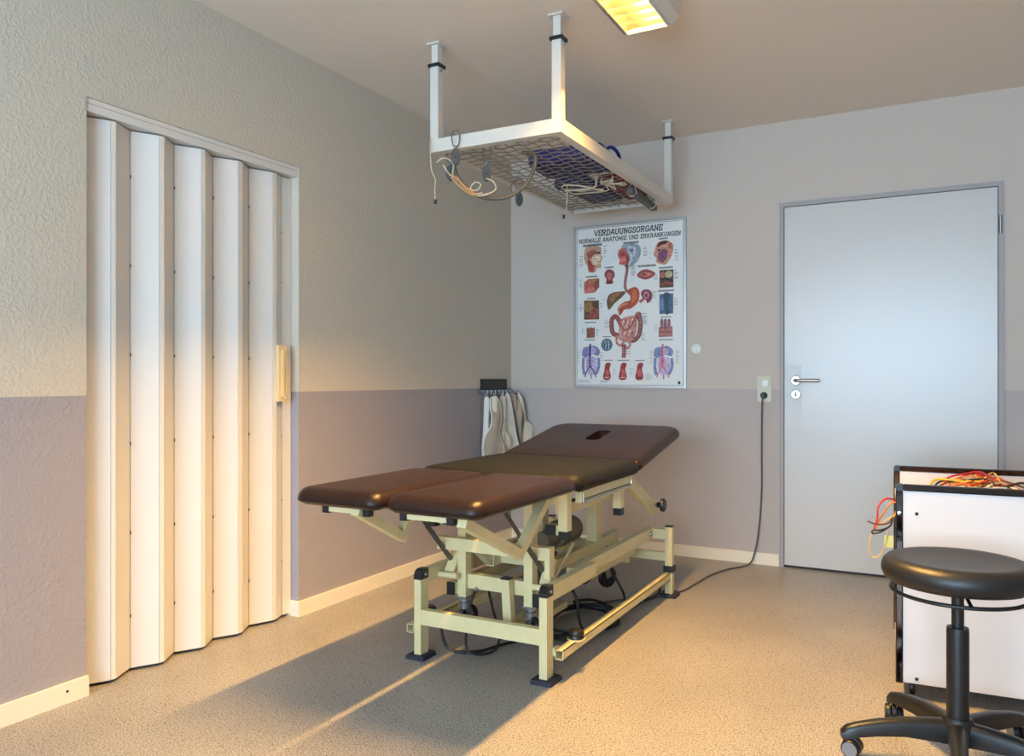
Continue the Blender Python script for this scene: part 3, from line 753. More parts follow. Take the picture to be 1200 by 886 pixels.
cord('cord', [(0.83, -0.98, 2.042), (0.84, -0.96, 2.03), (0.835, -0.95, 1.96), (0.83, -0.945, 1.925), (0.815, -0.945, 1.89)], 0.003, CORDW, 'pale pull cord with a bead hanging below the blue pouch')
obj('cord_bead', Lathe([(0, -0.012), (0.007, -0.008), (0.007, 0.008), (0, 0.012)], (0.815, -0.945, 1.885), 10), PULLEY, [q for q in bpy.data.objects if q.get('label', '').startswith('pale pull cord with a bead')][0], smooth=60)
random.seed(5)
for k, (cx, cy, rx, ry, lab) in enumerate(((0.92, -0.93, 0.11, 0.07, 'white rope coil tucked under the mesh below the blue pouch'), (1.09, -0.98, 0.035, 0.07, 'white rope loops hanging through the mesh beside the red pouch'))):
    pts = []
    for i in range(15 if k == 0 else 12):
        a = 2 * math.pi * i / 7.3
        pts.append((cx + rx * math.cos(a) + random.uniform(-0.03, 0.03), cy + ry * math.sin(a) + random.uniform(-0.03, 0.03), 2.03 - 0.012 * (1 + math.sin(a * 1.3)) + random.uniform(-0.006, 0.006)))
    pts = [(pts[0][0], pts[0][1], 2.046)] + pts + [(pts[-1][0], pts[-1][1], 2.046)]
    cord('rope', pts, 0.004, CORDW, lab, cat='rope')

# ================================================================== POSTER
PX0, PX1, PZ0, PZ1 = 0.464, 1.188, 0.999, 2.020
P = thing('anatomy_poster', 'framed anatomy chart of the digestive organs on the back wall', 'poster', ((PX0 + PX1) / 2, 0, PZ0))
bm = new_bm(); q = 0.013
box(bm, PX0, PX1, -0.018, -0.001, PZ0, PZ0 + q); box(bm, PX0, PX1, -0.018, -0.001, PZ1 - q, PZ1)
box(bm, PX0, PX0 + q, -0.018, -0.001, PZ0 + q, PZ1 - q); box(bm, PX1 - q, PX1, -0.018, -0.001, PZ0 + q, PZ1 - q)
obj('poster_frame', bm, ALU, P, bevel=0.002)
sheet = obj('poster_sheet', B(PX0 + q, PX1 - q, -0.010, -0.001, PZ0 + q, PZ1 - q), PAPER, P)

class Ink:
    """flat printed shapes; poster coordinates: X 0..505 across, Y 0..721 down"""
    def __init__(self): self.bm = new_bm(); self.cl = self.bm.loops.layers.float_color.new('ink'); self.lay = 0
    def pt(self, X, Y): return (PX0 + X / 505 * (PX1 - PX0), -0.0101 - self.lay, PZ1 - Y / 721 * (PZ1 - PZ0))
    def poly(self, pts, rgb):
        self.lay += 0.00012
        f = self.bm.faces.new([self.bm.verts.new(self.pt(*p)) for p in pts])
        c = s2l(rgb) + (1,)
        for l in f.loops: l[self.cl] = c
    def ell(self, x, y, a, b, rgb, n=18, rot=0):
        r = math.radians(rot)
        self.poly([(x + a * math.cos(t) * math.cos(r) - b * math.sin(t) * math.sin(r), y + a * math.cos(t) * math.sin(r) + b * math.sin(t) * math.cos(r)) for t in [2 * math.pi * k / n for k in range(n)]], rgb)
    def smooth(self, pts, rgb, n=4): self.poly([(v.x, v.y) for v in catmull([(x, y, 0) for x, y in pts], n, True)], rgb)
    def ribbon(self, pts, w, rgb, n=5, w2=None):
        c = catmull([(x, y, 0) for x, y in pts], n); L = []; Rr = []; m = len(c)
        for i, p in enumerate(c):
            t = (c[min(i + 1, m - 1)] - c[max(i - 1, 0)]).normalized(); ww = w if w2 is None else w + (w2 - w) * i / (m - 1)
            L.append((p.x - t.y * ww / 2, p.y + t.x * ww / 2)); Rr.append((p.x + t.y * ww / 2, p.y - t.x * ww / 2))
        self.lay += 0.00012
        cc = s2l(rgb) + (1,)
        a = [self.bm.verts.new(self.pt(*v)) for v in L]; b = [self.bm.verts.new(self.pt(*v)) for v in Rr]
        for i in range(m - 1):
            f = self.bm.faces.new((a[i], a[i + 1], b[i + 1], b[i]))
            for l in f.loops: l[self.cl] = cc
    def rect(self, x0, y0, x1, y1, rgb): self.poly([(x0, y0), (x1, y0), (x1, y1), (x0, y1)], rgb)
    def done(self, name='illustration'):
        o = obj(name, self.bm, M_PRINT, sheet); return o
def C5(X, Y):
    """straighten coordinates read off the slanted poster picture"""
    u = (X - 54) / 505; top = 105 - 50 * u
    return (u * 505, (Y - top) / (826 - top) * 721)
def S(*p): return [C5(*q_) for q_ in p]
ink = Ink()                                             # thin border line
for a_, b_ in (((12, 12), (493, 14)), ((12, 707), (493, 709))): ink.rect(a_[0], a_[1], b_[0], b_[1], (120, 122, 122))
for x in (12, 491): ink.rect(x, 12, x + 2, 709, (120, 122, 122))
ink.done('border_line')
# heads
i1 = Ink()
i1.smooth(S((100, 225), (106, 200), (130, 188), (165, 188), (182, 198), (181, 222), (187, 247), (179, 260), (180, 284), (160, 290), (152, 306), (122, 306), (116, 280), (102, 255)), (196, 152, 126))
i1.smooth(S((112, 220), (135, 205), (165, 214), (160, 235), (125, 245)), (160, 92, 78)); i1.smooth(S((140, 235), (176, 222), (178, 255), (168, 272), (140, 268)), (222, 198, 168))
i1.smooth(S((118, 250), (135, 262), (150, 296), (125, 302)), (166, 74, 62)); i1.ell(*C5(170, 219), 9, 5, (70, 40, 40)); i1.ribbon(S((118, 245), (128, 265), (150, 282)), 5, (120, 46, 46)); i1.ribbon(S((165, 258), (182, 256)), 3, (90, 40, 36)); i1.done()
i2 = Ink()
i2.smooth(S((275, 190), (300, 177), (345, 178), (362, 200), (356, 240), (332, 270), (305, 284), (288, 280), (282, 240)), (150, 156, 170))
i2.smooth(S((258, 232), (264, 205), (285, 198), (300, 215), (303, 262), (285, 272), (264, 268), (268, 250)), (188, 92, 82))
i2.smooth(S((302, 190), (335, 192), (342, 215), (325, 235), (305, 225)), (186, 190, 200)); i2.smooth(S((308, 200), (330, 203), (322, 220)), (120, 126, 144)); i2.ribbon(S((322, 225), (318, 250), (308, 272)), 8, (206, 206, 208)); i2.ell(*C5(280, 225), 12, 8, (150, 56, 56)); i2.ell(*C5(280, 250), 13, 9, (214, 120, 108)); i2.done()
i3 = Ink()
i3.smooth(S((425, 200), (436, 172), (470, 161), (500, 176), (503, 205), (492, 240), (470, 270), (432, 262), (430, 242), (418, 226)), (198, 140, 118))
i3.smooth(S((436, 182), (450, 168), (480, 164), (470, 178), (448, 184), (438, 196)), (62, 36, 34)); i3.smooth(S((440, 215), (470, 200), (480, 225), (462, 258), (438, 252)), (128, 74, 100)); i3.ell(*C5(490, 186), 9, 12, (170, 100, 80)); i3.ribbon(S((440, 222), (455, 230), (470, 250)), 5, (84, 60, 110)); i3.ell(*C5(442, 205), 7, 4, (70, 34, 34)); i3.done()
# tract
t_ = Ink()
t_.ribbon(S((300, 225), (302, 275), (298, 310), (293, 340), (291, 372), (300, 392)), 13, (128, 110, 108)); t_.ribbon(S((303, 225), (304, 275), (300, 310), (296, 340), (295, 378)), 6, (176, 92, 76))
t_.smooth(S((298, 392), (318, 376), (338, 372), (352, 384), (356, 412), (346, 444), (318, 468), (288, 474), (276, 492), (266, 500), (258, 482), (264, 456), (290, 438), (312, 432), (314, 412)), (172, 74, 48))
t_.smooth(S((320, 392), (340, 384), (346, 410), (334, 438), (318, 442), (324, 416)), (204, 104, 62)); t_.ribbon(S((266, 494), (262, 470), (280, 452), (305, 446)), 10, (206, 130, 110)); t_.ribbon(S((268, 490), (268, 472), (284, 458)), 4, (120, 44, 40))
t_.ribbon(S((356, 440), (376, 424), (392, 408)), 13, (170, 92, 96)); t_.smooth(S((362, 400), (374, 384), (398, 384), (412, 402), (408, 432), (390, 444), (384, 428), (370, 420)), (126, 56, 72)); t_.ell(*C5(386, 408), 14, 15, (188, 120, 130)); t_.ell(*C5(386, 410), 6, 8, (110, 44, 60))
t_.done()
lv_ = Ink(); lv_.smooth(S((207, 440), (216, 410), (240, 396), (292, 392), (276, 418), (248, 440), (232, 462), (215, 474)), (112, 72, 46)); lv_.smooth(S((218, 430), (235, 405), (272, 398), (250, 418), (228, 446)), (150, 104, 70)); lv_.ribbon(S((222, 468), (240, 446), (262, 428)), 5, (110, 124, 52)); lv_.done()
bo = Ink()
col_ = (126, 62, 56)
path = S((268, 590), (238, 582), (230, 555), (230, 520), (246, 504), (262, 520), (276, 548), (298, 566), (322, 540), (340, 510), (350, 490))
bo.ribbon(path, 20, col_); bo.ribbon(S((350, 486), (358, 515), (360, 550), (352, 590), (330, 612), (312, 606)), 20, col_)
for k in range(0, 26): 
    c = catmull([(a, b, 0) for a, b in path], 8); p = c[min(len(c) - 1, int(k * len(c) / 26))]; bo.ell(p.x, p.y, 4.5, 4.5, (204, 140, 124), 8)
c = catmull([(a, b, 0) for a, b in S((350, 486), (358, 515), (360, 550), (352, 590), (330, 612))], 8)
for k in range(12): p = c[int(k * len(c) / 12)]; bo.ell(p.x, p.y, 5, 4, (184, 112, 98), 8)
bo.smooth(S((270, 520), (330, 500), (345, 525), (338, 590), (310, 620), (262, 605), (264, 570)), (196, 134, 124))
random.seed(3)
for k in range(13):
    x = 268 + (k % 7) * 10; y = 520 + 42 * (k // 7) + random.uniform(-5, 10)
    bo.ribbon(S((x, y + 30), (x + 3, y + 8), (x + 8, y), (x + 11, y + 10), (x + 10, y + 32)), 3.2, (238, 206, 196) if k % 2 else (150, 70, 68), 3)
bo.ribbon(path, 8, (158, 88, 78))
bo.ribbon(S((256, 590), (254, 620), (272, 636), (284, 622), (302, 614), (316, 628), (304, 648), (290, 632)), 10, (190, 124, 110)); bo.ribbon(S((286, 630), (288, 660), (286, 690)), 17, (134, 62, 58)); bo.ribbon(S((286, 640), (287, 685)), 6, (186, 110, 98)); bo.done()
# smaller pictures
def small(fn): k = Ink(); fn(k); k.done()
small(lambda k: (k.smooth(S((196, 320), (204, 298), (222, 292), (240, 302), (243, 324), (234, 338), (236, 356), (204, 358), (206, 338)), (138, 62, 66)), k.smooth(S((206, 322), (218, 306), (232, 318), (222, 344)), (190, 104, 104)), k.ell(*C5(219, 349), 12, 5, (110, 40, 46))))
small(lambda k: (k.smooth(S((344, 318), (360, 300), (384, 292), (410, 298), (426, 312), (412, 328), (384, 338), (358, 332)), (152, 70, 66)), k.smooth(S((354, 316), (384, 304), (414, 313), (386, 326)), (192, 108, 96)), k.ell(*C5(376, 314), 7, 5, (120, 44, 46)), k.ell(*C5(398, 313), 6, 4, (210, 140, 120))))
small(lambda k: (k.poly(S((100, 352), (122, 336), (172, 333), (172, 372), (150, 398), (101, 402)), (178, 96, 78)), k.poly(S((100, 352), (122, 336), (172, 333), (148, 354)), (176, 116, 72)), k.poly(S((148, 354), (172, 333), (172, 372), (150, 398)), (146, 70, 60)), k.poly(S((101, 378), (149, 374), (150, 398), (101, 402)), (208, 112, 104))))
small(lambda k: (k.poly(S((100, 434), (171, 432), (172, 518), (100, 520)), (112, 74, 54)), k.smooth(S((104, 450), (130, 440), (150, 462), (128, 484), (106, 478)), (150, 112, 70)), k.smooth(S((130, 480), (166, 470), (166, 512), (120, 514)), (146, 78, 66)), k.ell(*C5(152, 452), 14, 12, (92, 58, 44))))
small(lambda k: (k.poly(S((112, 558), (118, 554), (124, 560), (132, 552), (140, 558), (151, 552), (151, 600), (112, 602)), (128, 72, 58)), [k.ribbon(S((x, 562), (x, 598)), 2.5, (170, 110, 88)) for x in (118, 128, 138, 146)]))
small(lambda k: (k.poly(S((444, 296), (504, 292), (504, 372), (444, 376)), (84, 52, 44)), k.ell(*C5(484, 314), 16, 16, (172, 168, 130)), k.ell(*C5(458, 318), 12, 14, (168, 92, 86)), k.ribbon(S((446, 340), (470, 334), (502, 344)), 8, (34, 26, 26)), k.ribbon(S((450, 362), (476, 352), (500, 362)), 9, (150, 62, 50))))
small(lambda k: (k.poly(S((444, 404), (503, 400), (503, 490), (444, 494)), (62, 92, 124)), k.smooth(S((462, 404), (490, 402), (482, 440), (486, 488), (468, 488)), (36, 62, 92)), k.ell(*C5(456, 450), 8, 28, (96, 128, 156))))
small(lambda k: (k.poly(S((440, 552), (500, 548), (500, 594), (440, 597)), (170, 108, 98)), [k.smooth(S((x, 556), (x, 522), (x + 6, 514), (x + 12, 520), (x + 12, 554)), c_) for x, c_ in ((448, (140, 84, 92)), (463, (120, 84, 104)), (479, (150, 86, 90)))], k.rect(*C5(442, 572), *C5(498, 576), (130, 60, 60))))
small(lambda k: (k.ell(*C5(207, 632), 27, 28, (92, 116, 132)), [k.ribbon(S((190 + 7 * j, 612 + 5 * (j % 3)), (198 + 6 * j, 630 - 4 * (j % 2)), (194 + 7 * j, 650)), 4, (178, 196, 204) if j % 2 else (44, 60, 80)) for j in range(4)]))
for x0 in (190, 262, 337):
    def fn(k, x0=x0):
        k.smooth(S((x0 + 10, 722), (x0 + 22, 712), (x0 + 36, 718), (x0 + 30, 742), (x0 + 36, 772), (x0 + 30, 788), (x0 + 8, 790), (x0, 776), (x0 + 6, 748)), (158, 50, 54))
        k.smooth(S((x0 + 14, 745), (x0 + 26, 748), (x0 + 28, 772), (x0 + 12, 772)), (196, 92, 90)); k.ribbon(S((x0 + 8, 780), (x0 + 28, 778)), 4, (226, 190, 186) if x0 < 300 else (70, 30, 36)); k.ribbon(S((x0 + 10, 736), (x0 + 28, 730)), 3, (120, 30, 38))
    small(fn)
def vessels(x0, colr, colv, dark):
    def fn(k):
        k.smooth(S((x0, 668), (x0 + 10, 645), (x0 + 40, 640), (x0 + 60, 636), (x0 + 84, 655), (x0 + 78, 682), (x0 + 50, 676), (x0 + 20, 690), (x0 + 4, 684)), colr)
        k.ell(*C5(x0 + 50, 660), 16, 14, (196, 176, 204)); k.ribbon(S((x0 + 8, 690), (x0 + 6, 730), (x0 + 12, 768)), 13, colr); k.ribbon(S((x0 + 78, 690), (x0 + 80, 730), (x0 + 66, 765)), 13, colr); k.smooth(S((x0 + 22, 690), (x0 + 66, 690), (x0 + 68, 750), (x0 + 40, 770), (x0 + 22, 748)), (188, 176, 208))
        k.ribbon(S((x0 + 40, 628), (x0 + 38, 680), (x0 + 38, 730)), 8, dark); k.ribbon(S((x0 + 38, 728), (x0 + 24, 750), (x0 + 14, 778)), 5, dark); k.ribbon(S((x0 + 38, 728), (x0 + 56, 750), (x0 + 66, 778)), 5, dark); k.ribbon(S((x0 + 44, 765), (x0 + 44, 786)), 6, colr)
        for j in range(5): k.ribbon(S((x0 + 39, 690 + 8 * j), (x0 + 50 + 3 * (j % 2), 700 + 8 * j)), 2.5, colv); k.ribbon(S((x0 + 37, 690 + 8 * j), (x0 + 24, 698 + 8 * j)), 2.5, colv)
    small(fn)
vessels(90, (128, 130, 178), (150, 120, 180), (44, 40, 84))
vessels(418, (122, 132, 176), (208, 70, 84), (206, 96, 110))
sq = Ink(); sq.ell(*C5(528, 801), 6, 7, (40, 44, 50)); sq.done('emblem')
# captions and leader lines, too small to read in the picture
cap = Ink(); random.seed(11)
for (x, y, w_) in ((140, 184, 90), (318, 172, 70), (460, 154, 40), (218, 284, 40), (388, 276, 80), (472, 284, 60), (136, 326, 55), (134, 424, 40), (130, 532, 55), (128, 610, 50), (472, 388, 70), (472, 506, 45), (472, 608, 60), (208, 596, 40), (216, 702, 40), (284, 702, 55), (358, 702, 42)):
    cap.rect(*C5(x - w_ / 2, y - 1.6), *C5(x + w_ / 2, y + 1.6), (128, 128, 130))
cap.done('caption_print')['kind'] = 'stuff'
ll = Ink()
for (x, y, dx, n_) in ((78, 262, 18, 6), (192, 215, 16, 6), (372, 215, 20, 5), (250, 230, -14, 5), (408, 230, -18, 4), (510, 230, 16, 6), (78, 360, 20, 4), (176, 460, 14, 3), (78, 470, 18, 4), (156, 580, 16, 4), (90, 575, 16, 3), (420, 330, 18, 3), (508, 320, 16, 5), (508, 440, 16, 4), (425, 560, 12, 4), (72, 690, 12, 7), (178, 690, 14, 5), (404, 690, 12, 7), (516, 690, 14, 7), (366, 520, 26, 6), (366, 600, 20, 4), (200, 540, 22, 4), (320, 300, 20, 5), (240, 755, 12, 3), (316, 755, 14, 4), (76, 800, 60, 2), (180, 800, 56, 2), (385, 780, 34, 4), (300, 670, 30, 2), (204, 425, -14, 3), (415, 410, 18, 4)):
    for j in range(n_):
        yy = y + (j - n_ / 2) * 9 + random.uniform(-2, 2); l_ = abs(dx) * random.uniform(0.6, 1.1)
        ll.rect(*C5(x, yy), *C5(x + (l_ if dx > 0 else -l_), yy + 1.6), (138, 138, 140))
ll.done('leader_print')['kind'] = 'stuff'
# slab-serif headline
GL_ = {
 'V': (0.82, [[(0, 1), (.41, 0), (.82, 1)]], [(0, 1), (.82, 1)]),
 'E': (0.72, [[(.12, 0), (.12, 1)], [(0, 1), (.68, 1), (.68, .74)], [(.12, .52), (.5, .52)], [(0, 0), (.7, 0), (.7, .26)]], []),
 'R': (0.82, [[(.12, 0), (.12, 1)], [(0, 1), (.5, 1), (.66, .88), (.66, .64), (.5, .52), (.12, .52)], [(.42, .52), (.68, 0)]], [(.12, 0), (.74, 0)]),
 'D': (0.80, [[(.12, 0), (.12, 1)], [(0, 1), (.48, 1), (.7, .78), (.7, .22), (.48, 0), (0, 0)]], []),
 'A': (0.84, [[(.04, 0), (.36, 1), (.48, 1), (.8, 0)], [(.16, .34), (.68, .34)]], [(.06, 0), (.78, 0)]),
 'U': (0.82, [[(.13, 1), (.13, .24), (.28, 0), (.54, 0), (.69, .24), (.69, 1)]], [(.13, 1), (.69, 1)]),
 'N': (0.84, [[(.14, 0), (.14, 1), (.7, 0), (.7, 1)]], [(.14, 0), (.06, 1), (.7, 1)]),
 'G': (0.80, [[(.68, .74), (.68, .9), (.5, 1), (.28, 1), (.08, .78), (.08, .22), (.28, 0), (.5, 0), (.7, .14), (.7, .44), (.44, .44)]], []),
 'S': (0.72, [[(.62, .76), (.6, .9), (.46, 1), (.22, 1), (.08, .86), (.08, .66), (.22, .55), (.48, .47), (.62, .34), (.62, .14), (.48, 0), (.22, 0), (.08, .1), (.06, .26)]], []),
 'O': (0.80, [[(.28, 1), (.08, .78), (.08, .22), (.28, 0), (.5, 0), (.7, .22), (.7, .78), (.5, 1), (.28, 1)]], []),
 'M': (0.98, [[(.14, 0), (.14, 1), (.48, .2), (.84, 1), (.84, 0)]], [(.14, 0), (.84, 0), (.06, 1), (.92, 1)]),
 'L': (0.70, [[(.14, 0), (.14, 1)], [(0, 0), (.66, 0), (.66, .28)]], [(.14, 1)]),
 'T': (0.76, [[(.36, 0), (.36, 1)], [(.03, .74), (.03, 1), (.7, 1), (.7, .74)]], [(.36, 0)]),
 'I': (0.34, [[(.15, 0), (.15, 1)]], [(.15, 0), (.15, 1)]),
 'K': (0.84, [[(.13, 0), (.13, 1)], [(.68, 1), (.2, .44)], [(.34, .58), (.7, 0)]], [(.13, 0), (.13, 1), (.68, 1), (.72, 0)]),
 ' ': (0.42, [], [])}
def headline(text, x0, x1, ybase, hgt, wt):
    k = Ink(); k.lay = 0.0002; tot = sum(GL_[c][0] + 0.16 for c in text) - 0.16
    sx = (x1 - x0) / (tot + 0.12); x = x0; rgb = (30, 28, 34)
    def q4(p, q_, th):
        (ax, ay), (bx, by) = p, q_; L = math.hypot(bx - ax, by - ay); nx_, ny_ = -(by - ay) / L * th / 2, (bx - ax) / L * th / 2
        ex, ey = (bx - ax) / L * th * 0.4, (by - ay) / L * th * 0.4
        f = k.bm.faces.new([k.bm.verts.new(k.pt(*v)) for v in ((ax - ex + nx_, ay - ey + ny_), (bx + ex + nx_, by + ey + ny_), (bx + ex - nx_, by + ey - ny_), (ax - ex - nx_, ay - ey - ny_))])
        for l in f.loops: l[k.cl] = s2l(rgb) + (1,)
        k.lay += 0.000003
    for c in text:
        wd, strokes, serifs = GL_[c]
        T_ = lambda p: (x + (p[0] + 0.12 * p[1]) * sx, ybase - p[1] * hgt)
        for st in strokes:
            for a, b in zip(st, st[1:]):
                dg_ = abs(b[0] - a[0]) > 0.2 and abs(b[1] - a[1]) > 0.4 and c in 'NMK'
                q4(T_(a), T_(b), wt * (0.85 if dg_ else 1.0))
        for s_ in serifs: q4(T_((s_[0] - .13, s_[1])), T_((s_[0] + .13, s_[1])), wt * 0.6)
        x += (wd + 0.16) * sx
    k.done('headline')
headline('VERDAUUNGSORGANE', 94, 404, 47, 23, 4.4)
headline('NORMALE ANATOMIE UND ERKRANKUNGEN', 22, 482, 75, 17, 3.1)

# ================================================================== WALL FITTINGS
sw = thing('switch_socket', 'ivory double wall plate with rocker switch above power socket', 'wall socket', (1.636, 0, 0.924))
obj('plate', B(1.598, 1.674, -0.012, -0.0005, 0.924, 1.069), IVORY, sw, bevel=0.005)
rk = obj('rocker', B(1.609, 1.663, -0.017, -0.012, 1.003, 1.06), IVORY, sw, bevel=0.003)
obj('pilot_window', B(1.628, 1.656, -0.0185, -0.017, 1.013, 1.047), LIGHTSW, rk, bevel=0.001)
obj('socket_insert', B(1.609, 1.663, -0.015, -0.012, 0.933, 0.992), IVORY, sw, bevel=0.003)
pc = thing('power_cable', 'thin grey power cable with plug running from wall socket to the floor', 'cable', (1.62, -0.02, 0))
obj('plug', Lathe([(0.019, 0), (0.019, 0.014), (0.014, 0.026), (0.008, 0.032), (0, 0.032)], (1.636, -0.0152, 0.961), 20, (0, -1, 0)), mat('plug_grey', (62, 62, 66), 0.5), pc, smooth=40)
obj('lead', Tube(catmull([(1.636, -0.04, 0.958), (1.63, -0.04, 0.92), (1.624, -0.02, 0.80), (1.622, -0.014, 0.6), (1.622, -0.012, 0.45), (1.616, -0.016, 0.30), (1.602, -0.024, 0.15), (1.585, -0.034, 0.06), (1.57, -0.06, 0.015), (1.54, -0.13, 0.005), (1.475, -0.25, 0.005), (1.43, -0.42, 0.005), (1.41, -0.62, 0.005), (1.385, -0.80, 0.005), (1.30, -0.97, 0.005), (1.18, -1.08, 0.005), (1.10, -1.2, 0.005)], 8), 0.0045, 8), CABLE, pc, smooth=60)
wd = thing('wall_disc', 'small round white disc on the back wall beside the poster', 'wall knob', (1.244, 0, 1.232))
obj('disc', Lathe([(0.033, 0), (0.034, 0.004), (0.030, 0.012), (0.018, 0.016), (0, 0.016)], (1.244, -0.0005, 1.232), 28, (0, -1, 0)), LIGHTSW, wd, smooth=50)
obj('disc_button', Lathe([(0.012, 0), (0.011, 0.004), (0, 0.004)], (1.244, -0.0165, 1.232), 16, (0, -1, 0)), LIGHTSW, wd, smooth=50)

# coil of black cable under the table
pts = []
random.seed(2)
for i in range(40):
    a = 2 * math.pi * i / 11.5
    pts.append((1.15 + (0.13 + 0.02 * math.sin(i * 1.7)) * math.cos(a), -1.52 + (0.24 + 0.03 * math.cos(i * 1.3)) * math.sin(a), 0.008 + 0.0009 * i))
pts = [(0.80, -2.06, 0.14), (0.81, -2.07, 0.07), (0.86, -2.08, 0.015), (0.95, -2.02, 0.008), (1.02, -1.86, 0.008)] + pts + [(1.25, -1.3, 0.02), (1.28, -1.1, 0.01), (1.325, -0.97, 0.03), (1.315, -0.925, 0.09)]
tag(obj('control_cable', Tube(catmull(pts, 6), 0.006, 8), CABLEB, None, smooth=60), 'black control cable coiled on the floor under the treatment table', 'cable')
tag(obj('control_cable', Tube(catmull([(1.16, -1.70, 0.25), (1.22, -1.72, 0.18), (1.235, -1.70, 0.06), (1.25, -1.62, 0.012), (1.26, -1.4, 0.012), (1.20, -1.1, 0.02), (1.13, -1.08, 0.14), (1.12, -1.12, 0.28)], 8), 0.006, 8), CABLEB, None, smooth=60), 'black cable hanging in a bow from the lift frame beside the long rail', 'cable')
tag(obj('control_cable', Tube(catmull([(0.93, -2.02, 0.236), (0.925, -2.06, 0.16), (0.92, -2.07, 0.04), (0.95, -2.06, 0.010), (1.0, -2.0, 0.010), (1.0, -1.95, 0.06), (0.97, -1.95, 0.15), (0.96, -1.97, 0.236)], 8), 0.005, 8), CABLEB, None, smooth=60), 'short black cable loop hanging below the front cross member', 'cable')

# ================================================================== HOOK RAIL WITH HANGING SLINGS
hk = thing('hook_rail', 'black wall plate with a row of steel hooks beside the room corner', 'hook rail', (0.01, -0.25, 0.985))
obj('back_plate', B(0.0005, 0.014, -0.405, -0.085, 0.985, 1.055), BLACKP, hk, bevel=0.002)
obj('rail', B(0.0005, 0.02, -0.44, -0.02, 0.966, 0.985), STEEL, hk, bevel=0.002)
hooks_y = (-0.425, -0.375, -0.325, -0.275, -0.225, -0.175, -0.125, -0.075, -0.035)
for y in hooks_y:
    obj('hook', Tube(catmull([(0.018, y, 0.982), (0.03, y, 0.972), (0.05, y, 0.955), (0.062, y, 0.962), (0.064, y, 0.985)], 5), 0.005, 8), STEEL, hk, smooth=60)
TU, TN = Vector((0.62, 0.785, 0)), Vector((0.785, -0.62, 0))          # cloths hang slightly turned towards the room
def cloth(name, outline, y, x, m, label, cat, thick=0.012, bulge=0.02, fold=0.006, ff=60, trim=None, extras=(), kids=()):
    """outline in picture-free metres: (sideways, down) from its hook"""
    org = Vector((x, y, 0.958))
    def at(u, v, off): return org + TU * u + Vector((0, 0, -v)) + TN * off
    e = thing(name, label, cat, org, 'slings on the hook rail')
    def build(nm, ol, mt, t0, t1, par):
        pts = catmull([(a, b, 0) for a, b in ol], 4, True)
        cxm = sum(p.x for p in pts) / len(pts); cym = sum(p.y for p in pts) / len(pts)
        bm = new_bm()
        def off(p, s): return (bulge * (1 - s) ** 1 + fold * math.sin((p[0]) * ff + p[1] * 9))
        F_ = []; Bk = []
        for s in (1, 0.85, 0.6, 0.3):
            rf = []; rb = []
            for p in pts:
                u, v = cxm + (p.x - cxm) * s, cym + (p.y - cym) * s
                rf.append(bm.verts.new(at(u, v, t1 + off((u, v), s)))); rb.append(bm.verts.new(at(u, v, t0 + 0.3 * off((u, v), s))))
            F_.append(rf); Bk.append(rb)
        n = len(pts)
        for R_ in (F_, Bk):
            for A, Bq in zip(R_, R_[1:]):
                for k in range(n): bm.faces.new((A[k], A[(k + 1) % n], Bq[(k + 1) % n], Bq[k]))
            bm.faces.new(R_[-1])
        for k in range(n): bm.faces.new((F_[0][k], F_[0][(k + 1) % n], Bk[0][(k + 1) % n], Bk[0][k]))
        return obj(nm, bm, mt, par, smooth=60)
    body = build('cloth_body', outline, m, 0, thick, e)
    if trim:
        pts = catmull([(a, b, 0) for a, b in outline], 4, True)
        obj('trim', Tube([at(p.x, p.y, thick * 0.6 + fold * math.sin(p.x * ff + p.y * 9)) for p in pts], 0.006, 6, True), trim, e, smooth=60)
    for ol, mt, t0, t1 in extras: build('cloth_panel', ol, mt, t0, t1, e)
    obj('hanging_loop', Tube(catmull([at(-0.008, 0.02, 0.006), at(-0.006, 0.0, 0.004), at(0, -0.008, 0.0), at(0.006, 0.0, 0.004), at(0.008, 0.02, 0.006)], 4), 0.003, 6), m, e, smooth=60)
    return e
def Z1(ox, *p): return [((a - ox) / 1330.0, (b - 225) / 1400.0) for a, b in p]      # zoomed outline to metres
cloth('sling', Z1(235, (205, 255), (198, 330), (210, 420), (195, 510), (155, 580), (135, 680), (150, 790), (190, 850), (270, 845), (308, 790), (316, 700), (290, 620), (270, 550), (287, 470), (292, 390), (270, 300), (250, 255)), -0.385, 0.090, CLOTHB, 'hourglass shaped grey beige felt sling with white edging', 'sling', trim=CLOTHW,
      extras=((Z1(235, (212, 250), (214, 360), (246, 362), (250, 252)), CLOTHC, 0.013, 0.018),), bulge=0.012)
cloth('sling', Z1(180, (165, 262), (158, 400), (150, 560), (140, 700), (150, 830), (205, 830), (215, 600), (205, 420), (200, 262)), -0.385, 0.030, CLOTHW, 'white cotton strip hanging behind the hourglass sling', 'sling')
cloth('sling', Z1(315, (292, 258), (285, 400), (278, 560), (292, 660), (330, 712), (378, 690), (384, 640), (358, 560), (346, 420), (332, 258)), -0.275, 0.085, CLOTHC, 'folded cream cotton pouch sling with rounded lower end', 'sling', fold=0.008, ff=110, bulge=0.024)
cloth('cotton_cloth', Z1(412, (400, 232), (372, 370), (362, 540), (345, 700), (345, 840), (420, 840), (520, 740), (500, 600), (470, 400), (428, 232)), -0.20, 0.075, CLOTHW, 'long white cotton cloth hanging in a wedge', 'cloth', fold=0.004, bulge=0.018)
cloth('felt_strap', Z1(460, (440, 232), (446, 320), (478, 400), (500, 500), (520, 640), (535, 700), (560, 640), (548, 500), (560, 400), (520, 290), (482, 232)), -0.125, 0.075, CLOTHB, 'beige felt strap hanging folded beside the long white cloth', 'strap', fold=0.010, ff=120)
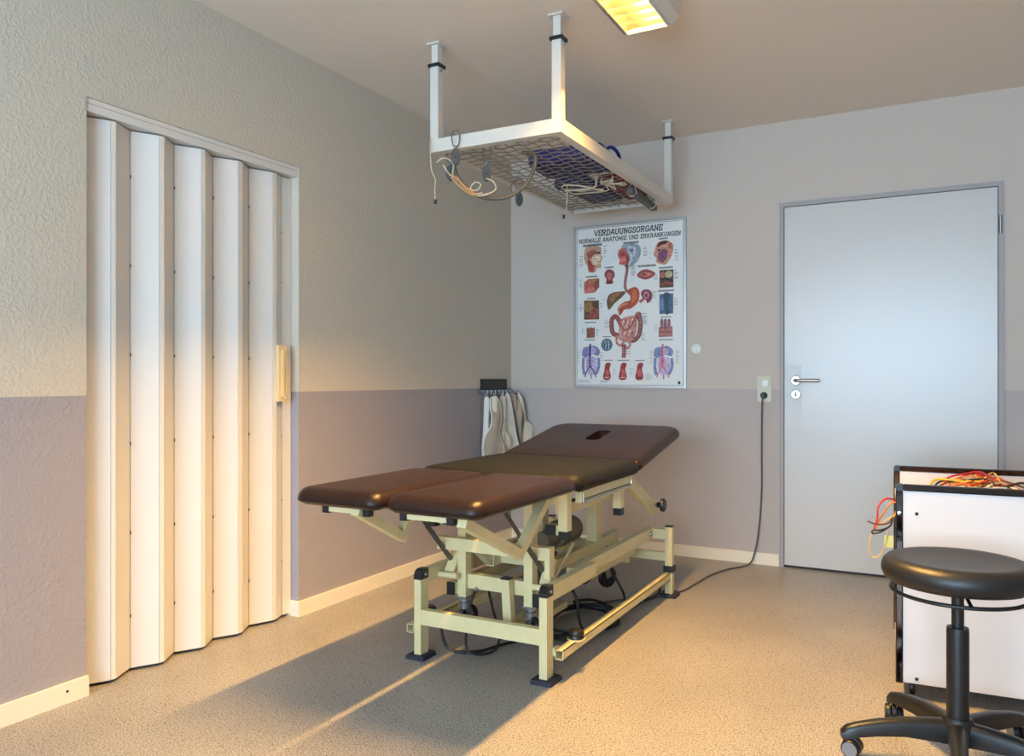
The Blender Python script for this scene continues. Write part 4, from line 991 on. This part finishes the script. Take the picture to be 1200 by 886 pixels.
cloth('cotton_strap', Z1(500, (488, 232), (530, 330), (550, 440), (545, 540), (530, 640), (545, 700), (600, 680), (632, 525), (580, 500), (560, 380), (530, 270), (505, 232)), -0.075, 0.095, CLOTHC, 'cream strap with a flared square end beside the room corner', 'strap', fold=0.006)

# ================================================================== STOOL
HX, HY = 2.547, -2.148
ST = thing('rolling_stool', 'round black vinyl stool on a five-star base with castors', 'stool', (HX, HY, 0))
prof = [(0, 0.490), (0.155, 0.490), (0.172, 0.493), (0.185, 0.503), (0.191, 0.518), (0.191, 0.531), (0.186, 0.545), (0.176, 0.555), (0.162, 0.559), (0.145, 0.558), (0.11, 0.554), (0.06, 0.5515), (0, 0.551)]
obj('seat', Lathe(prof, (HX, HY, 0), 64), SEATB, ST, smooth=60)
obj('seat_plate', Lathe([(0, 0.48), (0.06, 0.48), (0.07, 0.490), (0, 0.490)], (HX, HY, 0), 24), BLACKP, ST, smooth=40)
rg = obj('release_ring', Tube([(HX + 0.165 * math.cos(2 * math.pi * k / 48), HY + 0.165 * math.sin(2 * math.pi * k / 48), 0.468) for k in range(48)], 0.0055, 8, True), BLACKP, ST, smooth=60)
for a in (40, 160, 280):
    ca, sa = math.cos(math.radians(a)), math.sin(math.radians(a))
    obj('ring_spoke', Tube([(HX + 0.165 * ca, HY + 0.165 * sa, 0.468), (HX + 0.10 * ca, HY + 0.10 * sa, 0.481), (HX + 0.05 * ca, HY + 0.05 * sa, 0.485)], 0.005, 8), BLACKP, rg, smooth=60)
obj('gas_piston', Lathe([(0.0, 0.30), (0.0155, 0.30), (0.0155, 0.465), (0.02, 0.467), (0.02, 0.481), (0, 0.481)], (HX, HY, 0), 24), BLACKP, ST, smooth=40)
obj('column', Lathe([(0, 0.09), (0.028, 0.09), (0.028, 0.362), (0.027, 0.372), (0.0, 0.374)], (HX, HY, 0), 28), BLACKP, ST, smooth=40)
base = obj('star_hub', Lathe([(0, 0.06), (0.038, 0.06), (0.046, 0.075), (0.042, 0.115), (0.034, 0.128), (0, 0.128)], (HX, HY, 0), 28), STOOLB, ST, smooth=50)
for a in (170, 98, 26, -46, -118):
    th = math.radians(a) + YAW; ca, sa = math.cos(th), math.sin(th)
    bm = new_bm(); rings = []
    for s, zc, w_, h_ in ((0.02, 0.088, 0.05, 0.062), (0.07, 0.091, 0.046, 0.056), (0.14, 0.092, 0.042, 0.046), (0.21, 0.084, 0.039, 0.040), (0.26, 0.074, 0.036, 0.036), (0.288, 0.066, 0.034, 0.034), (0.302, 0.058, 0.026, 0.022)):
        c_ = Vector((HX + ca * s, HY + sa * s, zc)); sd = Vector((-sa, ca, 0)); ring = []
        for u, v in ((-0.5, -0.5), (0.5, -0.5), (0.5, 0.15), (0.36, 0.42), (0.15, 0.5), (-0.15, 0.5), (-0.36, 0.42), (-0.5, 0.15)):
            ring.append(bm.verts.new(c_ + sd * (u * w_) + Vector((0, 0, v * h_))))
        rings.append(ring)
    for A, Bq in zip(rings, rings[1:]):
        for k in range(8): bm.faces.new((A[k], A[(k + 1) % 8], Bq[(k + 1) % 8], Bq[k]))
    bm.faces.new(rings[0]); bm.faces.new(rings[-1])
    obj('star_arm', bm, STOOLB, ST, smooth=50)
    cx_, cy_ = HX + ca * 0.285, HY + sa * 0.285
    ct = obj('castor', Lathe([(0.007, 0.038), (0.007, 0.062)], (cx_, cy_, 0), 10), STEEL, ST, smooth=50)
    # twin wheels around a hood, trailing sideways
    ty = th + math.radians(150 if a in (170, 98) else 60); tx, tyy = math.cos(ty), math.sin(ty)
    wx_, wy_ = cx_ + tx * 0.012, cy_ + tyy * 0.012; axw = (-tyy, tx, 0)
    obj('hood', Lathe([(0.010, -0.008), (0.0255, -0.006), (0.0255, 0.006), (0.010, 0.008)], (wx_, wy_, 0.028), 20, axw), STOOLB, ct, smooth=50)
    for s in (-1, 1):
        wh = obj('wheel', Lathe([(0, 0.009 * s), (0.020, 0.009 * s), (0.0245, 0.011 * s), (0.0245, 0.022 * s), (0.022, 0.025 * s), (0, 0.025 * s)], (wx_, wy_, 0.0247), 24, axw), BLACKP, ct, smooth=40)
        obj('hub_ring', Lathe([(0.013, 0.0245 * s), (0.020, 0.0245 * s), (0.020, 0.0262 * s), (0.013, 0.0262 * s)], (wx_, wy_, 0.0247), 24, axw), GREYW, wh, smooth=40)

# ================================================================== INSTRUMENT CART
CR = math.radians(3.0)
CO = Vector((2.377, -1.737, 0)); CU = Vector((math.cos(CR), math.sin(CR), 0)); CV = Vector((-math.sin(CR), math.cos(CR), 0))
CW, CD = 0.58, 0.64
def cp(u, v, z): return CO + CU * u + CV * v + Vector((0, 0, z))
def cbox(u0, u1, v0, v1, z0, z1):
    bm = new_bm(); box(bm, u0, u1, v0, v1, z0, z1)
    bmesh.ops.rotate(bm, verts=bm.verts, cent=(0, 0, 0), matrix=Matrix.Rotation(CR, 3, 'Z')); bmesh.ops.translate(bm, verts=bm.verts, vec=CO)
    return bm
CT = thing('instrument_cart', 'white panelled cart with dark chrome edge tubes beside the stool', 'cart', cp(CW / 2, CD / 2, 0))
e_ = 0.022; ZT, ZB = 0.706, 0.05
for v0 in (0, CD - e_):
    pn = obj('panel', cbox(e_, CW - e_, v0 + 0.004, v0 + e_ - 0.004, ZB + 0.004, ZT - e_), CARTW, CT, bevel=0.001)
    for u0 in (0, CW - e_):
        obj('edge_tube', cbox(u0, u0 + e_, v0, v0 + e_, ZB, ZT - e_), DKCHROME, CT, bevel=0.004)
        # rounded black corner piece
        bm = new_bm()
        s_ = 1 if u0 == 0 else -1; ub = u0 if s_ > 0 else u0 + e_
        prism(bm, [cp(ub, v0 - 0.001, ZT - e_), cp(ub, v0 - 0.001, ZT - 0.010), cp(ub + s_ * 0.003, v0 - 0.001, ZT - 0.004), cp(ub + s_ * 0.009, v0 - 0.001, ZT), cp(ub + s_ * e_, v0 - 0.001, ZT), cp(ub + s_ * e_, v0 - 0.001, ZT - e_)], CV * (e_ + 0.002))
        obj('corner_piece', bm, BLACKP, CT, bevel=0.001)
    obj('top_tube', cbox(e_, CW - e_, v0, v0 + e_, ZT - e_, ZT), DKCHROME, CT, bevel=0.004)
    for u, z in ((0.062, ZT - 0.095), (0.062, ZB + 0.02), (CW - 0.062, ZT - 0.095), (CW - 0.062, ZB + 0.02)):
        c_ = cp(u, v0 + 0.004, z) if v0 == 0 else cp(u, v0 + e_ - 0.004, z)
        obj('bolt', Lathe([(0.006, 0), (0.005, 0.003), (0, 0.004)], c_, 10, tuple(-CV) if v0 == 0 else tuple(CV)), SEAL, pn, smooth=40)
obj('edge_screw', Lathe([(0.007, 0), (0.006, 0.002), (0, 0.003)], cp(0.011, -0.0002, 0.61), 12, tuple(-CV)), CHROME, CT, smooth=40)
sh = obj('shelf', cbox(0.004, CW - 0.004, e_, CD - e_, 0.598, 0.616), mat('cart_cream', (240, 232, 206), 0.4), CT)
obj('shelf', cbox(0.004, CW - 0.004, e_, CD - e_, 0.30, 0.318), CARTW, CT)
obj('shelf', cbox(0.004, CW - 0.004, e_, CD - e_, 0.06, 0.078), CARTW, CT)
for u in (0.05, CW - 0.05):
    for v in (0.06, CD - 0.06):
        c_ = cp(u, v, 0)
        ct = obj('castor', Lathe([(0.008, 0.03), (0.016, 0.05), (0.016, 0.06)], c_, 12), STEEL, CT, smooth=40)
        obj('wheel', Lathe([(0, -0.009), (0.022, -0.009), (0.025, -0.005), (0.025, 0.005), (0.022, 0.009), (0, 0.009)], c_ + Vector((0, 0, 0.0252)), 20, tuple(CU)), BLACKP, ct, smooth=40)
# electrode cables lying in the cart's top tray
wire_cols = {'red': (176, 40, 36), 'yellow': (226, 180, 60), 'black': (26, 24, 24), 'orange': (216, 120, 50), 'white': (226, 220, 206), 'brown': (104, 62, 40)}
random.seed(21)
seq = ['red', 'yellow', 'black', 'orange', 'white', 'yellow', 'black', 'brown', 'white', 'red', 'yellow', 'black', 'white', 'orange', 'red', 'black', 'yellow', 'white', 'yellow', 'black', 'orange', 'white', 'brown', 'red']
for i, cn in enumerate(seq):
    m = mat('wire_' + cn, wire_cols[cn], 0.45)
    u0 = 0.10 + random.uniform(0, 0.12); v0 = 0.34 + random.uniform(-0.15, 0.2)
    u1 = 0.50 + random.uniform(-0.05, 0.04)
    rw = random.choice((0.003, 0.0036, 0.0046)); pts = [cp(u0, v0, 0.622)]
    for k in range(1, 8):
        t_k = k / 8
        pts.append(cp(u0 + (u1 - u0) * t_k + random.uniform(-0.03, 0.03), min(CD - 0.05, max(0.06, v0 + random.uniform(-0.16, 0.22))), 0.628 + 0.066 * math.sin(math.pi * min(1, t_k * 1.3)) * random.uniform(0.5, 1.1)))
    pts.append(cp(u1, v0 + random.uniform(-0.1, 0.1), 0.64))
    tag(obj('electrode_cable', Tube(catmull(pts, 6), rw, 6), m, None, smooth=60), {0.003: 'thin ', 0.0036: '', 0.0046: 'thick '}[rw] + cn + ' electrode cable in the tangle on the cart tray', 'cable', 'tangled cables on the cart tray')
# leads hanging out of the cart's open side
def lead(pts, r, cn, label):
    tag(obj('electrode_lead', Tube(catmull([cp(*p) for p in pts], 7), r, 6), mat('wire_' + cn, wire_cols[cn], 0.45), None, smooth=60), label, 'cable', 'leads hanging from the cart side')
lead([(0.03, 0.10, 0.6215), (0.0, 0.09, 0.64), (-0.03, 0.07, 0.645), (-0.052, 0.05, 0.62), (-0.055, 0.045, 0.585), (-0.062, 0.04, 0.555), (-0.066, 0.04, 0.54)], 0.0035, 'red', 'red lead arching out of the open side of the cart')
lead([(0.03, 0.08, 0.6195), (0.0, 0.08, 0.634), (-0.02, 0.07, 0.625), (-0.035, 0.06, 0.60), (-0.05, 0.05, 0.575), (-0.055, 0.04, 0.56), (-0.062, 0.04, 0.545)], 0.003, 'orange', 'orange lead drooping out of the open side of the cart')
lead([(0.02, 0.06, 0.6195), (-0.004, 0.05, 0.60), (-0.02, 0.04, 0.57), (-0.055, 0.02, 0.565), (-0.085, 0.01, 0.575)], 0.003, 'brown', 'brown lead poking sideways out of the cart')
lead([(0.02, 0.07, 0.6195), (-0.004, 0.06, 0.596), (-0.015, 0.05, 0.56), (-0.04, 0.04, 0.545), (-0.07, 0.035, 0.54), (-0.066, 0.035, 0.53), (-0.04, 0.04, 0.54), (-0.02, 0.05, 0.555)], 0.003, 'black', 'black lead folded back outside the cart side')
lead([(0.02, 0.05, 0.6190), (-0.004, 0.04, 0.596), (-0.05, 0.04, 0.56), (-0.068, 0.04, 0.54), (-0.08, 0.04, 0.49), (-0.075, 0.04, 0.455), (-0.055, 0.04, 0.45), (-0.035, 0.04, 0.48), (-0.022, 0.04, 0.54)], 0.002, 'yellow', 'thin yellow lead hanging in a long loop outside the cart side')
tg = obj('paper_tag', cbox(-0.034, -0.006, 0.05, 0.0508, 0.485, 0.525), mat('yellow_tag', (236, 226, 140), 0.6), None)
obj('tag_string', Tube([cp(-0.02, 0.0504, 0.523), cp(-0.012, 0.055, 0.56), cp(0.006, 0.06, 0.6175)], 0.001, 5), CORDW, tg)
tag(tg, 'small pale yellow paper tag dangling from the cart side', 'tag')
